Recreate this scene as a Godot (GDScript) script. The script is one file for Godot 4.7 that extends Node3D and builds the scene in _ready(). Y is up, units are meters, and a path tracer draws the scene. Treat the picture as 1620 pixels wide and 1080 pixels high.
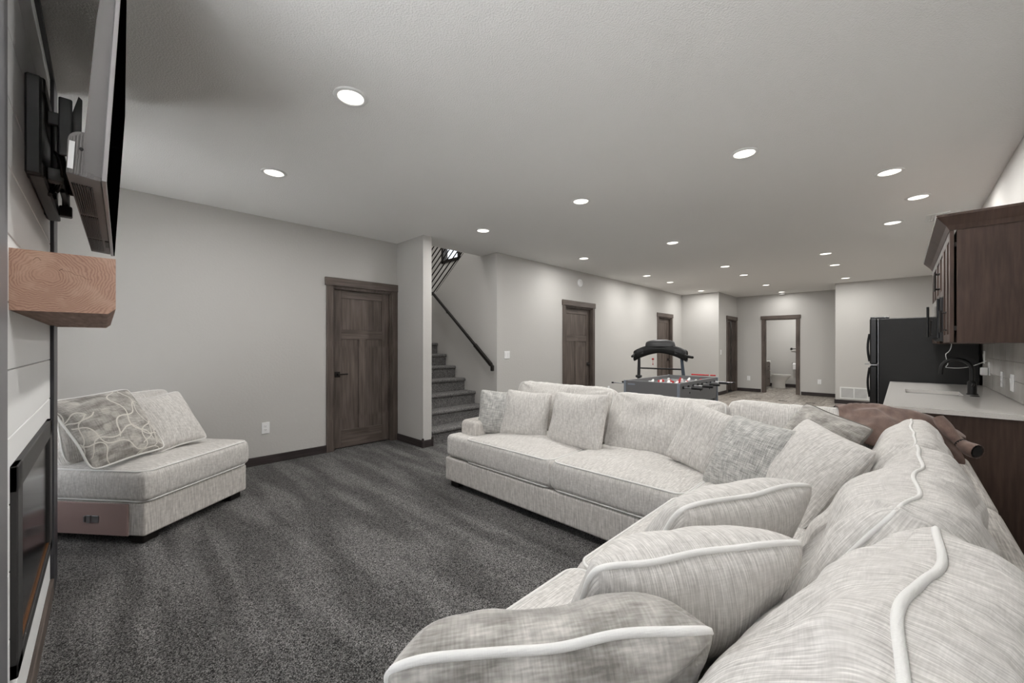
extends Node3D

# ---------------------------------------------------------------- mesh building
class MB:
	var v := PackedVector3Array()
	var n := PackedVector3Array()
	var uv := PackedVector2Array()
	var ix := PackedInt32Array()

	func poly(p: Array, nrm: Vector3, uvs: Array = []) -> void:
		var b := v.size()
		for i in p.size():
			v.append(p[i])
			n.append(nrm)
			uv.append(uvs[i] if uvs.size() else Vector2.ZERO)
		var g: Vector3 = (p[1] - p[0]).cross(p[2] - p[0])
		for i in range(1, p.size() - 1):
			if g.dot(nrm) > 0:
				ix.append_array([b, b + i + 1, b + i])
			else:
				ix.append_array([b, b + i, b + i + 1])

	func out(p: Array, c: Vector3) -> void:
		var g: Vector3 = (p[1] - p[0]).cross(p[2] - p[0])
		if g.length() < 1e-12 and p.size() > 3:
			g = (p[2] - p[0]).cross(p[3] - p[0])
		g = g.normalized()
		var m := Vector3.ZERO
		for q in p:
			m += q
		m /= p.size()
		poly(p, g if g.dot(m - c) > 0 else -g)

	func box(c: Vector3, s: Vector3, bev := 0.0, bs := Basis()) -> void:
		var h := s * 0.5
		var b := minf(bev, minf(h.x, minf(h.y, h.z)) * 0.9)
		var P := func(sx: int, sy: int, sz: int, ax: int) -> Vector3:
			var q := Vector3(sx * (h.x - (0.0 if ax == 0 else b)), sy * (h.y - (0.0 if ax == 1 else b)), sz * (h.z - (0.0 if ax == 2 else b)))
			return c + bs * q
		for s1 in [-1, 1]:
			out([P.call(s1, -1, -1, 0), P.call(s1, 1, -1, 0), P.call(s1, 1, 1, 0), P.call(s1, -1, 1, 0)], c)
			out([P.call(-1, s1, -1, 1), P.call(1, s1, -1, 1), P.call(1, s1, 1, 1), P.call(-1, s1, 1, 1)], c)
			out([P.call(-1, -1, s1, 2), P.call(1, -1, s1, 2), P.call(1, 1, s1, 2), P.call(-1, 1, s1, 2)], c)
		if b <= 0.0:
			return
		for s1 in [-1, 1]:
			for s2 in [-1, 1]:
				out([P.call(s1, s2, -1, 0), P.call(s1, s2, 1, 0), P.call(s1, s2, 1, 1), P.call(s1, s2, -1, 1)], c)
				out([P.call(s1, -1, s2, 0), P.call(s1, 1, s2, 0), P.call(s1, 1, s2, 2), P.call(s1, -1, s2, 2)], c)
				out([P.call(-1, s1, s2, 1), P.call(1, s1, s2, 1), P.call(1, s1, s2, 2), P.call(-1, s1, s2, 2)], c)
				for s3 in [-1, 1]:
					out([P.call(s1, s2, s3, 0), P.call(s1, s2, s3, 1), P.call(s1, s2, s3, 2)], c)

	func span(a: Vector3, b: Vector3, bev := 0.0) -> void:
		box((a + b) * 0.5, (b - a).abs(), bev)

	# smooth indexed sheet of nu x nv points; flip turns its front round
	func sheet(pts: PackedVector3Array, nu: int, nv: int, flip := false, wrap_u := false) -> void:
		var b := v.size()
		var nn := PackedVector3Array()
		nn.resize(pts.size())
		var faces := PackedInt32Array()
		for j in nv - 1:
			for i in (nu if wrap_u else nu - 1):
				var i2 := (i + 1) % nu
				var q0 := j * nu + i
				var q1 := j * nu + i2
				var q2 := (j + 1) * nu + i2
				var q3 := (j + 1) * nu + i
				var g := (pts[q2] - pts[q0]).cross(pts[q3] - pts[q1])
				if flip:
					g = -g
				nn[q0] += g
				nn[q1] += g
				nn[q2] += g
				nn[q3] += g
				if flip:
					faces.append_array([b + q0, b + q1, b + q2, b + q0, b + q2, b + q3])
				else:
					faces.append_array([b + q0, b + q2, b + q1, b + q0, b + q3, b + q2])
		for i in pts.size():
			v.append(pts[i])
			n.append(nn[i].normalized() if nn[i].length() > 1e-14 else Vector3.UP)
			uv.append(Vector2(float(i % nu) / maxf(1, nu - 1), float(i / nu) / maxf(1, nv - 1)))
		ix.append_array(faces)

	func tube(path: Array, r, sides := 8, closed := false, caps := true) -> void:
		var m := path.size()
		var pts := PackedVector3Array()
		var up := Vector3.UP
		var first_t: Vector3 = (path[1] - path[0]).normalized()
		if absf(first_t.dot(up)) > 0.9:
			up = Vector3.RIGHT
		for k in m + (1 if closed else 0):
			var i := k % m
			var t: Vector3
			if closed:
				t = (path[(i + 1) % m] - path[(i + m - 1) % m]).normalized()
			else:
				t = (path[mini(i + 1, m - 1)] - path[maxi(i - 1, 0)]).normalized()
			up = (up - t * up.dot(t)).normalized()
			var sd := t.cross(up)
			var rr: float = r[i] if r is Array else r
			for s in sides:
				var a := TAU * s / sides
				pts.append(path[i] + (up * cos(a) + sd * sin(a)) * rr)
		sheet(pts, sides, m + (1 if closed else 0), true, true)
		if caps and not closed:
			for e in [0, m - 1]:
				var ring := []
				for s in sides:
					ring.append(pts[e * sides + s])
				var d: Vector3 = (path[0] - path[1]).normalized() if e == 0 else (path[m - 1] - path[m - 2]).normalized()
				poly(ring, d)

	# profile of (radius, height) turned round an axis at c
	func lathe(c: Vector3, prof: Array, seg := 24, bs := Basis()) -> void:
		var pts := PackedVector3Array()
		for p in prof:
			for s in seg:
				var a := TAU * s / seg
				pts.append(c + bs * Vector3(cos(a) * p.x, p.y, sin(a) * p.x))
		sheet(pts, seg, prof.size(), false, true)

	# outline in the xy plane (anticlockwise or not), pushed along z from z0 to z1, then placed by xf
	func prism(outline: PackedVector2Array, z0: float, z1: float, xf := Transform3D()) -> void:
		var t := Geometry2D.triangulate_polygon(outline)
		for k in range(0, t.size(), 3):
			for z in [z0, z1]:
				var p := []
				for j in 3:
					p.append(xf * Vector3(outline[t[k + j]].x, outline[t[k + j]].y, z))
				poly(p, (xf.basis * Vector3(0, 0, -1.0 if z == minf(z0, z1) else 1.0)).normalized())
		var area := 0.0
		for i in outline.size():
			var a := outline[i]
			var b := outline[(i + 1) % outline.size()]
			area += a.x * b.y - b.x * a.y
		for i in outline.size():
			var a := outline[i]
			var b := outline[(i + 1) % outline.size()]
			var o := Vector2(b.y - a.y, a.x - b.x).normalized() * signf(area)
			poly([xf * Vector3(a.x, a.y, z0), xf * Vector3(b.x, b.y, z0), xf * Vector3(b.x, b.y, z1), xf * Vector3(a.x, a.y, z1)], (xf.basis * Vector3(o.x, o.y, 0)).normalized())

	# box with round edges, bent by disp(point, outward) if given
	func rbox(c: Vector3, s: Vector3, r: float, seg := 3, step := 0.08, disp = null) -> void:
		var h := s * 0.5
		var ax := []
		for a in 3:
			var l := PackedFloat32Array()
			for i in seg:
				l.append(-h[a] + r * i / seg)
			var inner := maxi(1, int(ceil((h[a] - r) * 2.0 / step)))
			for i in inner + 1:
				l.append(-h[a] + r + (h[a] - r) * 2.0 * i / inner)
			for i in range(1, seg + 1):
				l.append(h[a] - r + r * i / seg)
			ax.append(l)
		var idx := {}
		var b := v.size()
		var nn := PackedVector3Array()
		var faces := PackedInt32Array()
		for a in 3:
			var u := (a + 1) % 3
			var w := (a + 2) % 3
			for side in [0, ax[a].size() - 1]:
				for i in ax[u].size() - 1:
					for j in ax[w].size() - 1:
						var q := PackedInt32Array()
						for d in [Vector2i(0, 0), Vector2i(1, 0), Vector2i(1, 1), Vector2i(0, 1)]:
							var key := Vector3i()
							key[a] = side
							key[u] = i + d.x
							key[w] = j + d.y
							if not idx.has(key):
								var p := Vector3(ax[0][key.x], ax[1][key.y], ax[2][key.z])
								var core := p.clamp(-(h - Vector3(r, r, r)), h - Vector3(r, r, r))
								var o := p - core
								if o.length() > 1e-9:
									o = o.normalized()
								p = core + o * r
								if disp != null:
									p = disp.call(p, o)
								idx[key] = v.size() - b
								v.append(c + p)
								nn.append(Vector3.ZERO)
								uv.append(Vector2.ZERO)
							q.append(idx[key])
						var g := (v[b + q[2]] - v[b + q[0]]).cross(v[b + q[3]] - v[b + q[1]])
						if side == 0:
							g = -g
							faces.append_array([q[0], q[1], q[2], q[0], q[2], q[3]])
						else:
							faces.append_array([q[0], q[2], q[1], q[0], q[3], q[2]])
						for k in q:
							nn[k] += g
		for i in nn.size():
			n.append(nn[i].normalized())
		for k in faces:
			ix.append(b + k)

	func done() -> ArrayMesh:
		var a := []
		a.resize(Mesh.ARRAY_MAX)
		a[Mesh.ARRAY_VERTEX] = v
		a[Mesh.ARRAY_NORMAL] = n
		a[Mesh.ARRAY_TEX_UV] = uv
		a[Mesh.ARRAY_INDEX] = ix
		var m := ArrayMesh.new()
		m.add_surface_from_arrays(Mesh.PRIMITIVE_TRIANGLES, a)
		return m


# ---------------------------------------------------------------- naming
var used := {}
var M := {}

func numbered(called: String) -> String:
	used[called] = used.get(called, 0) + 1
	return called if used[called] == 1 else "%s_%03d" % [called, used[called] - 1]

func thing(called: String, label: String, category: String, at := Vector3.ZERO, turn := 0.0, group := "") -> Node3D:
	var o := Node3D.new()
	o.name = numbered(called)
	add_child(o, true)
	o.position = at
	o.rotation.y = turn
	tag(o, label, category, group)
	return o

func tag(o: Node3D, label: String, category: String, group := "") -> void:
	o.set_meta("label", label)
	o.set_meta("category", category)
	if group:
		o.set_meta("group", group)

func part(called: String, mb: MB, mat: Material, parent: Node3D, label := "") -> MeshInstance3D:
	var o := MeshInstance3D.new()
	o.mesh = mb.done()
	o.material_override = null
	o.mesh.surface_set_material(0, mat)
	o.name = numbered(called) if parent == self else called
	parent.add_child(o, true)
	if label:
		o.set_meta("label", label)
	return o

func struct(called: String, mb: MB, mat: Material, label := "") -> MeshInstance3D:
	var o := part(called, mb, mat, self, label)
	o.set_meta("kind", "structure")
	return o

func share(called: String, mesh: Mesh, mat: Material, parent: Node3D, at: Vector3, bs := Basis()) -> MeshInstance3D:
	var o := MeshInstance3D.new()
	o.mesh = mesh
	o.material_override = mat
	o.name = called
	parent.add_child(o, true)
	o.transform = Transform3D(bs, at)
	return o


# ---------------------------------------------------------------- textures
func grain(w: int, h: int, freq: float, sd: int, oct := 3, sx := 1, sy := 1) -> PackedByteArray:
	var f := FastNoiseLite.new()
	f.noise_type = FastNoiseLite.TYPE_SIMPLEX_SMOOTH
	f.seed = sd
	f.frequency = freq
	f.fractal_octaves = oct
	var im := f.get_seamless_image(w / sx, h / sy)
	im.convert(Image.FORMAT_L8)
	if sx > 1 or sy > 1:
		im.resize(w, h, Image.INTERPOLATE_CUBIC)
	return im.get_data()

func ramp_image(w: int, h: int, layers: Array, lo: Color, hi: Color, contrast := 1.0) -> ImageTexture:
	var total := 0.0
	for l in layers:
		total += l[1]
	var lut := PackedByteArray()
	lut.resize(256 * 3)
	for i in 256:
		var t := clampf((i / 255.0 - 0.5) * contrast + 0.5, 0.0, 1.0)
		var c := lo.lerp(hi, t)
		lut[i * 3] = int(c.r * 255)
		lut[i * 3 + 1] = int(c.g * 255)
		lut[i * 3 + 2] = int(c.b * 255)
	var d := PackedByteArray()
	d.resize(w * h * 3)
	var k := layers.size()
	var a0: PackedByteArray = layers[0][0]
	var w0: float = layers[0][1] / total
	var a1: PackedByteArray = layers[1][0] if k > 1 else a0
	var w1: float = layers[1][1] / total if k > 1 else 0.0
	var a2: PackedByteArray = layers[2][0] if k > 2 else a0
	var w2: float = layers[2][1] / total if k > 2 else 0.0
	for i in w * h:
		var s := int(a0[i] * w0 + a1[i] * w1 + a2[i] * w2) * 3
		var o := i * 3
		d[o] = lut[s]
		d[o + 1] = lut[s + 1]
		d[o + 2] = lut[s + 2]
	return ImageTexture.create_from_image(Image.create_from_data(w, h, false, Image.FORMAT_RGB8, d))

func mat(called: String, col: Color, rough: float, opt := {}) -> StandardMaterial3D:
	var m := StandardMaterial3D.new()
	m.resource_name = called
	m.albedo_color = col
	m.roughness = rough
	m.metallic = opt.get("metal", 0.0)
	m.metallic_specular = opt.get("spec", 0.5)
	if opt.has("tex"):
		m.albedo_texture = opt.tex
	if opt.has("bump"):
		m.heightmap_enabled = true
		m.heightmap_texture = opt.bump
		m.heightmap_scale = opt.get("depth", 0.1)
	if opt.has("tile"):
		m.uv1_triplanar = true
		m.uv1_world_triplanar = opt.get("world", false)
		m.uv1_triplanar_sharpness = 6.0
		var s: float = 1.0 / float(opt.tile)
		m.uv1_scale = Vector3(s, s, s)
	if opt.has("sheen"):
		m.rim_enabled = true
		m.rim = opt.sheen
		m.rim_tint = 0.6
	if opt.has("emit"):
		m.emission_enabled = true
		m.emission = opt.emit
		m.emission_energy_multiplier = opt.get("energy", 1.0)
	M[called] = m
	return m

func make_materials() -> void:
	# light linen weave: warp and weft slubs
	var warp := grain(1024, 1024, 0.11, 11, 3, 1, 24)
	var weft := grain(1024, 1024, 0.14, 12, 3, 16, 1)
	var fleck := grain(1024, 1024, 0.02, 13, 3)
	var linen := ramp_image(1024, 1024, [[warp, 1.5], [weft, 0.35], [fleck, 0.6]], Color(0.655, 0.64, 0.622), Color(0.935, 0.922, 0.905), 1.5)
	var weave := ramp_image(512, 512, [[grain(512, 512, 0.12, 15, 2, 1, 8), 1.0], [grain(512, 512, 0.12, 16, 2, 8, 1), 1.0]], Color.BLACK, Color.WHITE, 1.5)
	mat("linen", Color(1, 1, 1), 0.95, {"tex": linen, "tile": 0.5, "bump": weave, "depth": 0.05, "spec": 0.2, "sheen": 0.25})
	mat("piping", Color(0.89, 0.885, 0.872), 0.95, {"tile": 0.25, "bump": weave, "depth": 0.06, "spec": 0.2})
	mat("linen_plain", Color(0.985, 0.98, 0.975), 0.95, {"tex": linen, "tile": 0.8, "bump": weave, "depth": 0.06, "spec": 0.2})
	# grey crosshatch weave
	var g1 := grain(512, 512, 0.2, 21, 2, 1, 24)
	var g2 := grain(512, 512, 0.2, 22, 2, 24, 1)
	var hatch := ramp_image(512, 512, [[g1, 1.0], [g2, 1.0], [grain(512, 512, 0.015, 23, 2), 0.4]], Color(0.54, 0.535, 0.53), Color(0.97, 0.965, 0.955), 1.8)
	mat("hatch", Color(0.93, 0.93, 0.92), 0.95, {"tex": hatch, "tile": 0.42, "bump": weave, "depth": 0.12, "spec": 0.2})
	# soft grey chenille
	var c1 := grain(512, 512, 0.012, 31, 4, 2, 1)
	var chenille := ramp_image(512, 512, [[c1, 1.0], [grain(512, 512, 0.12, 32, 2, 8, 1), 0.5], [grain(512, 512, 0.12, 33, 2, 1, 8), 0.35]], Color(0.46, 0.445, 0.425), Color(0.80, 0.785, 0.76), 1.6)
	mat("chenille", Color(1, 1, 1), 0.9, {"tex": chenille, "tile": 0.42, "bump": weave, "depth": 0.08, "spec": 0.25, "sheen": 0.5})
	mat("chenille_welt", Color(0.44, 0.425, 0.405), 0.9, {"spec": 0.2})
	mat("branch", Color(1, 1, 1), 0.92, {"tex": branch_image(chenille), "spec": 0.2, "sheen": 0.3})
	# carpet: loops and vacuum strokes
	var fc := FastNoiseLite.new()
	fc.noise_type = FastNoiseLite.TYPE_CELLULAR
	fc.cellular_return_type = FastNoiseLite.RETURN_CELL_VALUE
	fc.fractal_type = FastNoiseLite.FRACTAL_NONE
	fc.frequency = 0.2
	fc.seed = 41
	var ic := fc.get_seamless_image(1024, 1024)
	ic.convert(Image.FORMAT_L8)
	var l1 := ic.get_data()
	var l2 := grain(1024, 1024, 0.16, 42, 2)
	var loops := ramp_image(1024, 1024, [[l1, 0.8], [l2, 0.6]], Color(0.235, 0.232, 0.23), Color(0.80, 0.79, 0.78), 1.6)
	var pile := ramp_image(1024, 1024, [[l2, 1.0]], Color.BLACK, Color.WHITE, 1.8)
	var strokes := ramp_image(1024, 1024, [[grain(1024, 1024, 0.021, 44, 1, 6, 1), 1.0], [grain(1024, 1024, 0.034, 45, 1, 8, 1), 0.55]], Color(0.83, 0.83, 0.83), Color(1.0, 1.0, 1.0), 3.0)
	var carpet := mat("carpet", Color(0.84, 0.84, 0.84), 1.0, {"tex": loops, "tile": 0.85, "world": true, "bump": pile, "depth": 0.3, "spec": 0.1})
	carpet.detail_enabled = true
	carpet.detail_albedo = strokes
	carpet.detail_blend_mode = BaseMaterial3D.BLEND_MODE_MUL
	carpet.detail_uv_layer = BaseMaterial3D.DETAIL_UV_2
	carpet.uv2_triplanar = true
	carpet.uv2_world_triplanar = true
	carpet.uv2_scale = Vector3(0.22, 0.22, 0.22)
	mat("stair_carpet", Color(0.84, 0.84, 0.84), 1.0, {"tex": loops, "tile": 0.85, "bump": pile, "depth": 0.3, "spec": 0.1})
	# woods
	var wv := grain(512, 512, 0.05, 51, 4, 1, 16)
	var wk := grain(512, 512, 0.006, 52, 2, 1, 3)
	var alder := ramp_image(512, 512, [[wv, 1.0], [wk, 0.7]], Color(0.285, 0.252, 0.232), Color(0.43, 0.388, 0.36), 1.4)
	mat("alder", Color(1, 1, 1), 0.55, {"tex": alder, "tile": 0.9, "spec": 0.4})
	var wh := grain(512, 512, 0.05, 53, 4, 16, 1)
	var alder_h := ramp_image(512, 512, [[wh, 1.0], [grain(512, 512, 0.006, 54, 2, 3, 1), 0.7]], Color(0.285, 0.252, 0.232), Color(0.43, 0.388, 0.36), 1.4)
	mat("alder_across", Color(1, 1, 1), 0.55, {"tex": alder_h, "tile": 0.9, "spec": 0.4})
	mat("base_wood", Color(0.62, 0.62, 0.66), 0.5, {"tex": alder_h, "tile": 0.9, "spec": 0.4})
	var cab := ramp_image(512, 512, [[grain(512, 512, 0.06, 55, 4, 1, 12), 1.0], [wk, 0.6]], Color(0.235, 0.182, 0.156), Color(0.33, 0.265, 0.234), 1.2)
	mat("cabinet", Color(1, 1, 1), 0.5, {"tex": cab, "tile": 0.8, "spec": 0.35})
	var fir := ramp_image(512, 512, [[grain(512, 512, 0.05, 56, 4, 16, 1), 1.0], [grain(512, 512, 0.01, 57, 2, 4, 1), 0.5]], Color(0.46, 0.36, 0.315), Color(0.66, 0.545, 0.485), 1.3)
	mat("fir", Color(1, 1, 1), 0.7, {"tex": fir, "tile": 0.6, "spec": 0.3})
	mat("fir_end", Color(1, 1, 1), 0.8, {"tex": ring_image(), "spec": 0.2})
	mat("raw_board", Color(0.60, 0.515, 0.50), 0.7, {"spec": 0.3})
	for i in 4:
		var lo := Color(0.42, 0.395, 0.365).lerp(Color(0.5, 0.475, 0.45), i / 3.0)
		mat("plank_%d" % i, Color(1, 1, 1), 0.5, {"tex": ramp_image(256, 256, [[grain(256, 256, 0.06, 60 + i, 3, 1, 8), 1.0], [grain(256, 256, 0.015, 66 + i, 2, 1, 4), 0.6]], lo, lo.lerp(Color(0.78, 0.75, 0.71), 0.75), 1.6), "tile": 0.6, "spec": 0.4})
	# plaster
	var orange := NoiseTexture2D.new()
	orange.width = 512
	orange.height = 512
	orange.seamless = true
	var fo := FastNoiseLite.new()
	fo.frequency = 0.05
	fo.seed = 71
	fo.fractal_octaves = 2
	orange.noise = fo
	var knock := NoiseTexture2D.new()
	knock.width = 1024
	knock.height = 1024
	knock.seamless = true
	var fk := FastNoiseLite.new()
	fk.frequency = 0.075
	fk.seed = 72
	fk.fractal_octaves = 2
	knock.noise = fk
	mat("wall_paint", Color(0.755, 0.746, 0.731), 0.85, {"tile": 0.9, "world": true, "bump": orange, "depth": 0.07, "spec": 0.3})
	mat("ceiling_paint", Color(0.93, 0.925, 0.915), 0.95, {"tile": 0.9, "world": true, "bump": knock, "depth": 0.17, "spec": 0.2})
	mat("shiplap", Color(0.92, 0.92, 0.915), 0.55, {"tile": 0.9, "bump": orange, "depth": 0.03})
	mat("white_plastic", Color(0.93, 0.93, 0.93), 0.4)
	mat("white_metal", Color(0.9, 0.9, 0.89), 0.5)
	mat("black_metal", Color(0.055, 0.053, 0.052), 0.45, {"metal": 0.3})
	mat("bronze", Color(0.13, 0.115, 0.105), 0.42, {"metal": 0.4})
	mat("trim_metal", Color(0.235, 0.235, 0.25), 0.4, {"metal": 0.5})
	mat("trim_light", Color(0.50, 0.50, 0.51), 0.4, {"metal": 0.4})
	mat("dark_slot", Color(0.06, 0.06, 0.06), 0.8)
	mat("chrome", Color(0.8, 0.8, 0.8), 0.2, {"metal": 1.0})
	mat("steel", Color(0.62, 0.62, 0.63), 0.3, {"metal": 0.9})
	mat("quartz", Color(0.90, 0.885, 0.865), 0.12, {"spec": 0.6, "tex": ramp_image(256, 256, [[grain(256, 256, 0.2, 81, 2), 1.0]], Color(0.93, 0.93, 0.93), Color(1, 1, 1), 1.0), "tile": 0.4})
	mat("tile", Color(0.80, 0.785, 0.765), 0.18, {"spec": 0.5, "tex": ramp_image(256, 256, [[grain(256, 256, 0.012, 82, 3), 1.0]], Color(0.9, 0.9, 0.9), Color(1, 1, 1), 1.5), "tile": 1.2})
	mat("grout", Color(0.62, 0.6, 0.58), 0.9)
	mat("sink", Color(0.62, 0.61, 0.60), 0.4)
	mat("fridge_side", Color(0.055, 0.054, 0.054), 0.6, {"tile": 0.12, "bump": orange, "depth": 0.06})
	mat("fridge_door", Color(0.045, 0.045, 0.046), 0.3)
	mat("tv_plastic", Color(0.42, 0.41, 0.405), 0.5)
	mat("tv_dark", Color(0.235, 0.23, 0.23), 0.55)
	mat("tv_screen", Color(0.004, 0.004, 0.004), 0.6, {"spec": 0.0})
	mat("tv_edge", Color(0.60, 0.59, 0.59), 0.35, {"metal": 0.4})
	mat("gunmetal", Color(0.165, 0.16, 0.16), 0.45, {"metal": 0.3})
	mat("paper", Color(0.93, 0.93, 0.93), 0.7)
	mat("lens", Color(1, 1, 1), 0.5, {"emit": Color(1.0, 0.97, 0.93), "energy": 3.0})
	mat("porcelain", Color(0.92, 0.91, 0.89), 0.15)
	mat("foos_grey", Color(0.41, 0.41, 0.415), 0.55)
	mat("foos_edge", Color(0.53, 0.56, 0.60), 0.35, {"metal": 0.3})
	mat("foos_field", Color(0.85, 0.87, 0.86), 0.5)
	mat("red_plastic", Color(0.70, 0.06, 0.09), 0.4)
	mat("grip", Color(0.05, 0.05, 0.05), 0.6)
	mat("tread_grey", Color(0.23, 0.23, 0.235), 0.45)
	mat("tread_post", Color(0.36, 0.40, 0.45), 0.35, {"metal": 0.4})
	mat("jacket", Color(1, 1, 1), 0.9, {"tex": ramp_image(256, 256, [[grain(256, 256, 0.02, 91, 3), 1.0], [grain(256, 256, 0.2, 92, 2), 0.5]], Color(0.37, 0.30, 0.27), Color(0.53, 0.44, 0.40), 1.3), "tile": 0.3, "sheen": 0.4})
	mat("jacket_lining", Color(0.10, 0.09, 0.085), 0.9)
	var glass := mat("glass", Color(1, 1, 1, 0.04), 0.02)
	glass.transparency = BaseMaterial3D.TRANSPARENCY_ALPHA
	mat("fire_glass", Color(0.035, 0.035, 0.04), 0.12)
	mat("fire_frame", Color(0.22, 0.215, 0.215), 0.5, {"metal": 0.3})
	mat("copper", Color(0.55, 0.36, 0.2), 0.35, {"metal": 0.8})
	mat("patio", Color(0.77, 0.775, 0.78), 0.9)

func ring_image() -> ImageTexture:
	# growth rings round a pith low on the left, with two cracks; u runs from the wall outward, v upward
	var w := 512
	var f := FastNoiseLite.new()
	f.seed = 5
	f.frequency = 0.006
	var im := Image.create(w, w, false, Image.FORMAT_RGB8)
	for y in w:
		for x in w:
			var px := (x - 170.0)
			var py := (y - 250.0)
			var d := sqrt(px * px * 0.8 + py * py * 1.1) + f.get_noise_2d(x * 0.6, y * 0.6) * 40.0
			var s := 0.5 + 0.5 * sin(d * 0.44 + f.get_noise_2d(x * 3.0, y * 3.0) * 1.2)
			s = pow(s, 1.6) * (0.55 if d > 55.0 else 0.2)
			var c := Color(0.70, 0.572, 0.505).lerp(Color(0.525, 0.40, 0.35), s)
			var k := f.get_noise_2d(x * 0.9 + 900.0, y * 0.9)
			c = c.lerp(Color(0.745, 0.635, 0.565), clampf(k, 0.0, 0.5))
			im.set_pixel(x, y, c)
	for k in 150:
		var t := k / 149.0
		for o in 2:
			im.set_pixel(int(235 + t * 150 + o), int(205 + t * 62 + 4.0 * sin(t * 17.0)), Color(0.26, 0.17, 0.14))
			im.set_pixel(int(105 + t * 36), int(160 - 22 * sin(t * 3.0) + o), Color(0.29, 0.19, 0.15))
			im.set_pixel(int(225 + t * 16), int(215 - t * 14 + o), Color(0.2, 0.12, 0.1))
	return ImageTexture.create_from_image(im)

func branch_image(ground: ImageTexture) -> ImageTexture:
	# cream stitched branches and blurred blossoms printed on grey cloth
	var im: Image = ground.get_image().duplicate()
	var r := RandomNumberGenerator.new()
	r.seed = 8
	var cream := Color(0.86, 0.845, 0.81)
	for b in 16:
		var cx := r.randf() * 512
		var cy := r.randf() * 512
		var rad := r.randf_range(18, 34)
		for y in range(int(cy - rad), int(cy + rad)):
			for x in range(int(cx - rad), int(cx + rad)):
				var d := Vector2(x - cx, y - cy).length() / rad
				if d < 1.0 and x >= 0 and y >= 0 and x < 512 and y < 512:
					var speck := r.randf() * 0.35
					im.set_pixel(x, y, im.get_pixel(x, y).lerp(cream, (0.55 - speck) if d < 0.8 else 0.2))
	for b in 9:
		var x := r.randf() * 512
		var y := 0.0 if b < 6 else r.randf() * 300.0
		var a := PI * 0.5 + r.randf_range(-0.5, 0.5)
		var bend := r.randf_range(-0.006, 0.006)
		for k in 560:
			x += cos(a)
			y += sin(a)
			a += bend + 0.02 * sin(k * 0.03 + b)
			for oy in range(-3, 4):
				for ox in range(-3, 4):
					var xx := posmod(int(x) + ox, 512)
					var yy := int(y) + oy
					if yy >= 0 and yy < 512 and ox * ox + oy * oy <= 9:
						im.set_pixel(xx, yy, cream.darkened(r.randf() * 0.1))
	return ImageTexture.create_from_image(im)


# ---------------------------------------------------------------- the scene
const CEIL := 2.74

func _ready() -> void:
	var cam := Camera3D.new()
	cam.name = "camera"
	cam.projection = Camera3D.PROJECTION_FRUSTUM
	cam.near = 0.05
	cam.far = 60.0
	cam.size = 0.05 * 1080.0 / 630.0
	cam.frustum_offset = Vector2(0, 7.0 / 630.0 * 0.05)
	cam.position = Vector3(0, 1.31, 0)
	cam.rotation.y = deg_to_rad(44.3)
	cam.current = true
	add_child(cam)
	var env := Environment.new()
	env.background_mode = Environment.BG_SKY
	var sky_m := ProceduralSkyMaterial.new()
	sky_m.sky_top_color = Color(0.90, 0.925, 0.96)
	sky_m.sky_horizon_color = Color(0.95, 0.96, 0.98)
	sky_m.ground_horizon_color = Color(0.84, 0.84, 0.85)
	sky_m.ground_bottom_color = Color(0.74, 0.74, 0.75)
	sky_m.sky_energy_multiplier = 1.5
	sky_m.ground_energy_multiplier = 2.5
	env.sky = Sky.new()
	env.sky.sky_material = sky_m
	env.tonemap_mode = Environment.TONE_MAPPER_LINEAR
	env.tonemap_exposure = 0.97
	env.sdfgi_enabled = true
	env.ssao_enabled = true
	env.ssil_enabled = true
	# the sun stands high beside the house: it lights the patio, which throws its light up at the ceiling
	var sun := DirectionalLight3D.new()
	sun.name = "sun"
	sun.rotation = Vector3(deg_to_rad(-60), deg_to_rad(90), 0)
	sun.light_energy = 54.0
	sun.light_color = Color(1.0, 1.0, 1.0)
	sun.light_angular_distance = 0.4
	sun.shadow_enabled = true
	add_child(sun)
	var we := WorldEnvironment.new()
	we.name = "surroundings"
	we.environment = env
	add_child(we)

	make_materials()
	build_shell()
	build_doors()
	build_stairs()
	build_fireplace()
	build_sofa()
	build_chair()
	build_pillows()
	build_kitchen()
	build_lights()
	build_games()
	build_bathroom()
	build_fittings()
	build_tv()


# ---------------------------------------------------------------- walls
# a wall between (a, b) across its thickness axis, with openings [along0, along1, y0, y1]
func wall(called: String, along: String, t0: float, t1: float, s0: float, s1: float, y0: float, y1: float, holes := [], m := "wall_paint") -> MeshInstance3D:
	var mb := MB.new()
	var cuts := [s0]
	var hs := holes.duplicate()
	hs.sort_custom(func(a, b): return a[0] < b[0])
	var put := func(a: float, b: float, ya: float, yb: float) -> void:
		if b - a < 0.001 or yb - ya < 0.001:
			return
		if along == "z":
			mb.span(Vector3(t0, ya, a), Vector3(t1, yb, b))
		else:
			mb.span(Vector3(a, ya, t0), Vector3(b, yb, t1))
	var at := s0
	for h in hs:
		put.call(at, h[0], y0, y1)
		put.call(h[0], h[1], y0, h[2])
		put.call(h[0], h[1], h[3], y1)
		at = h[1]
	put.call(at, s1, y0, y1)
	return struct(called, mb, M[m])

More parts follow.
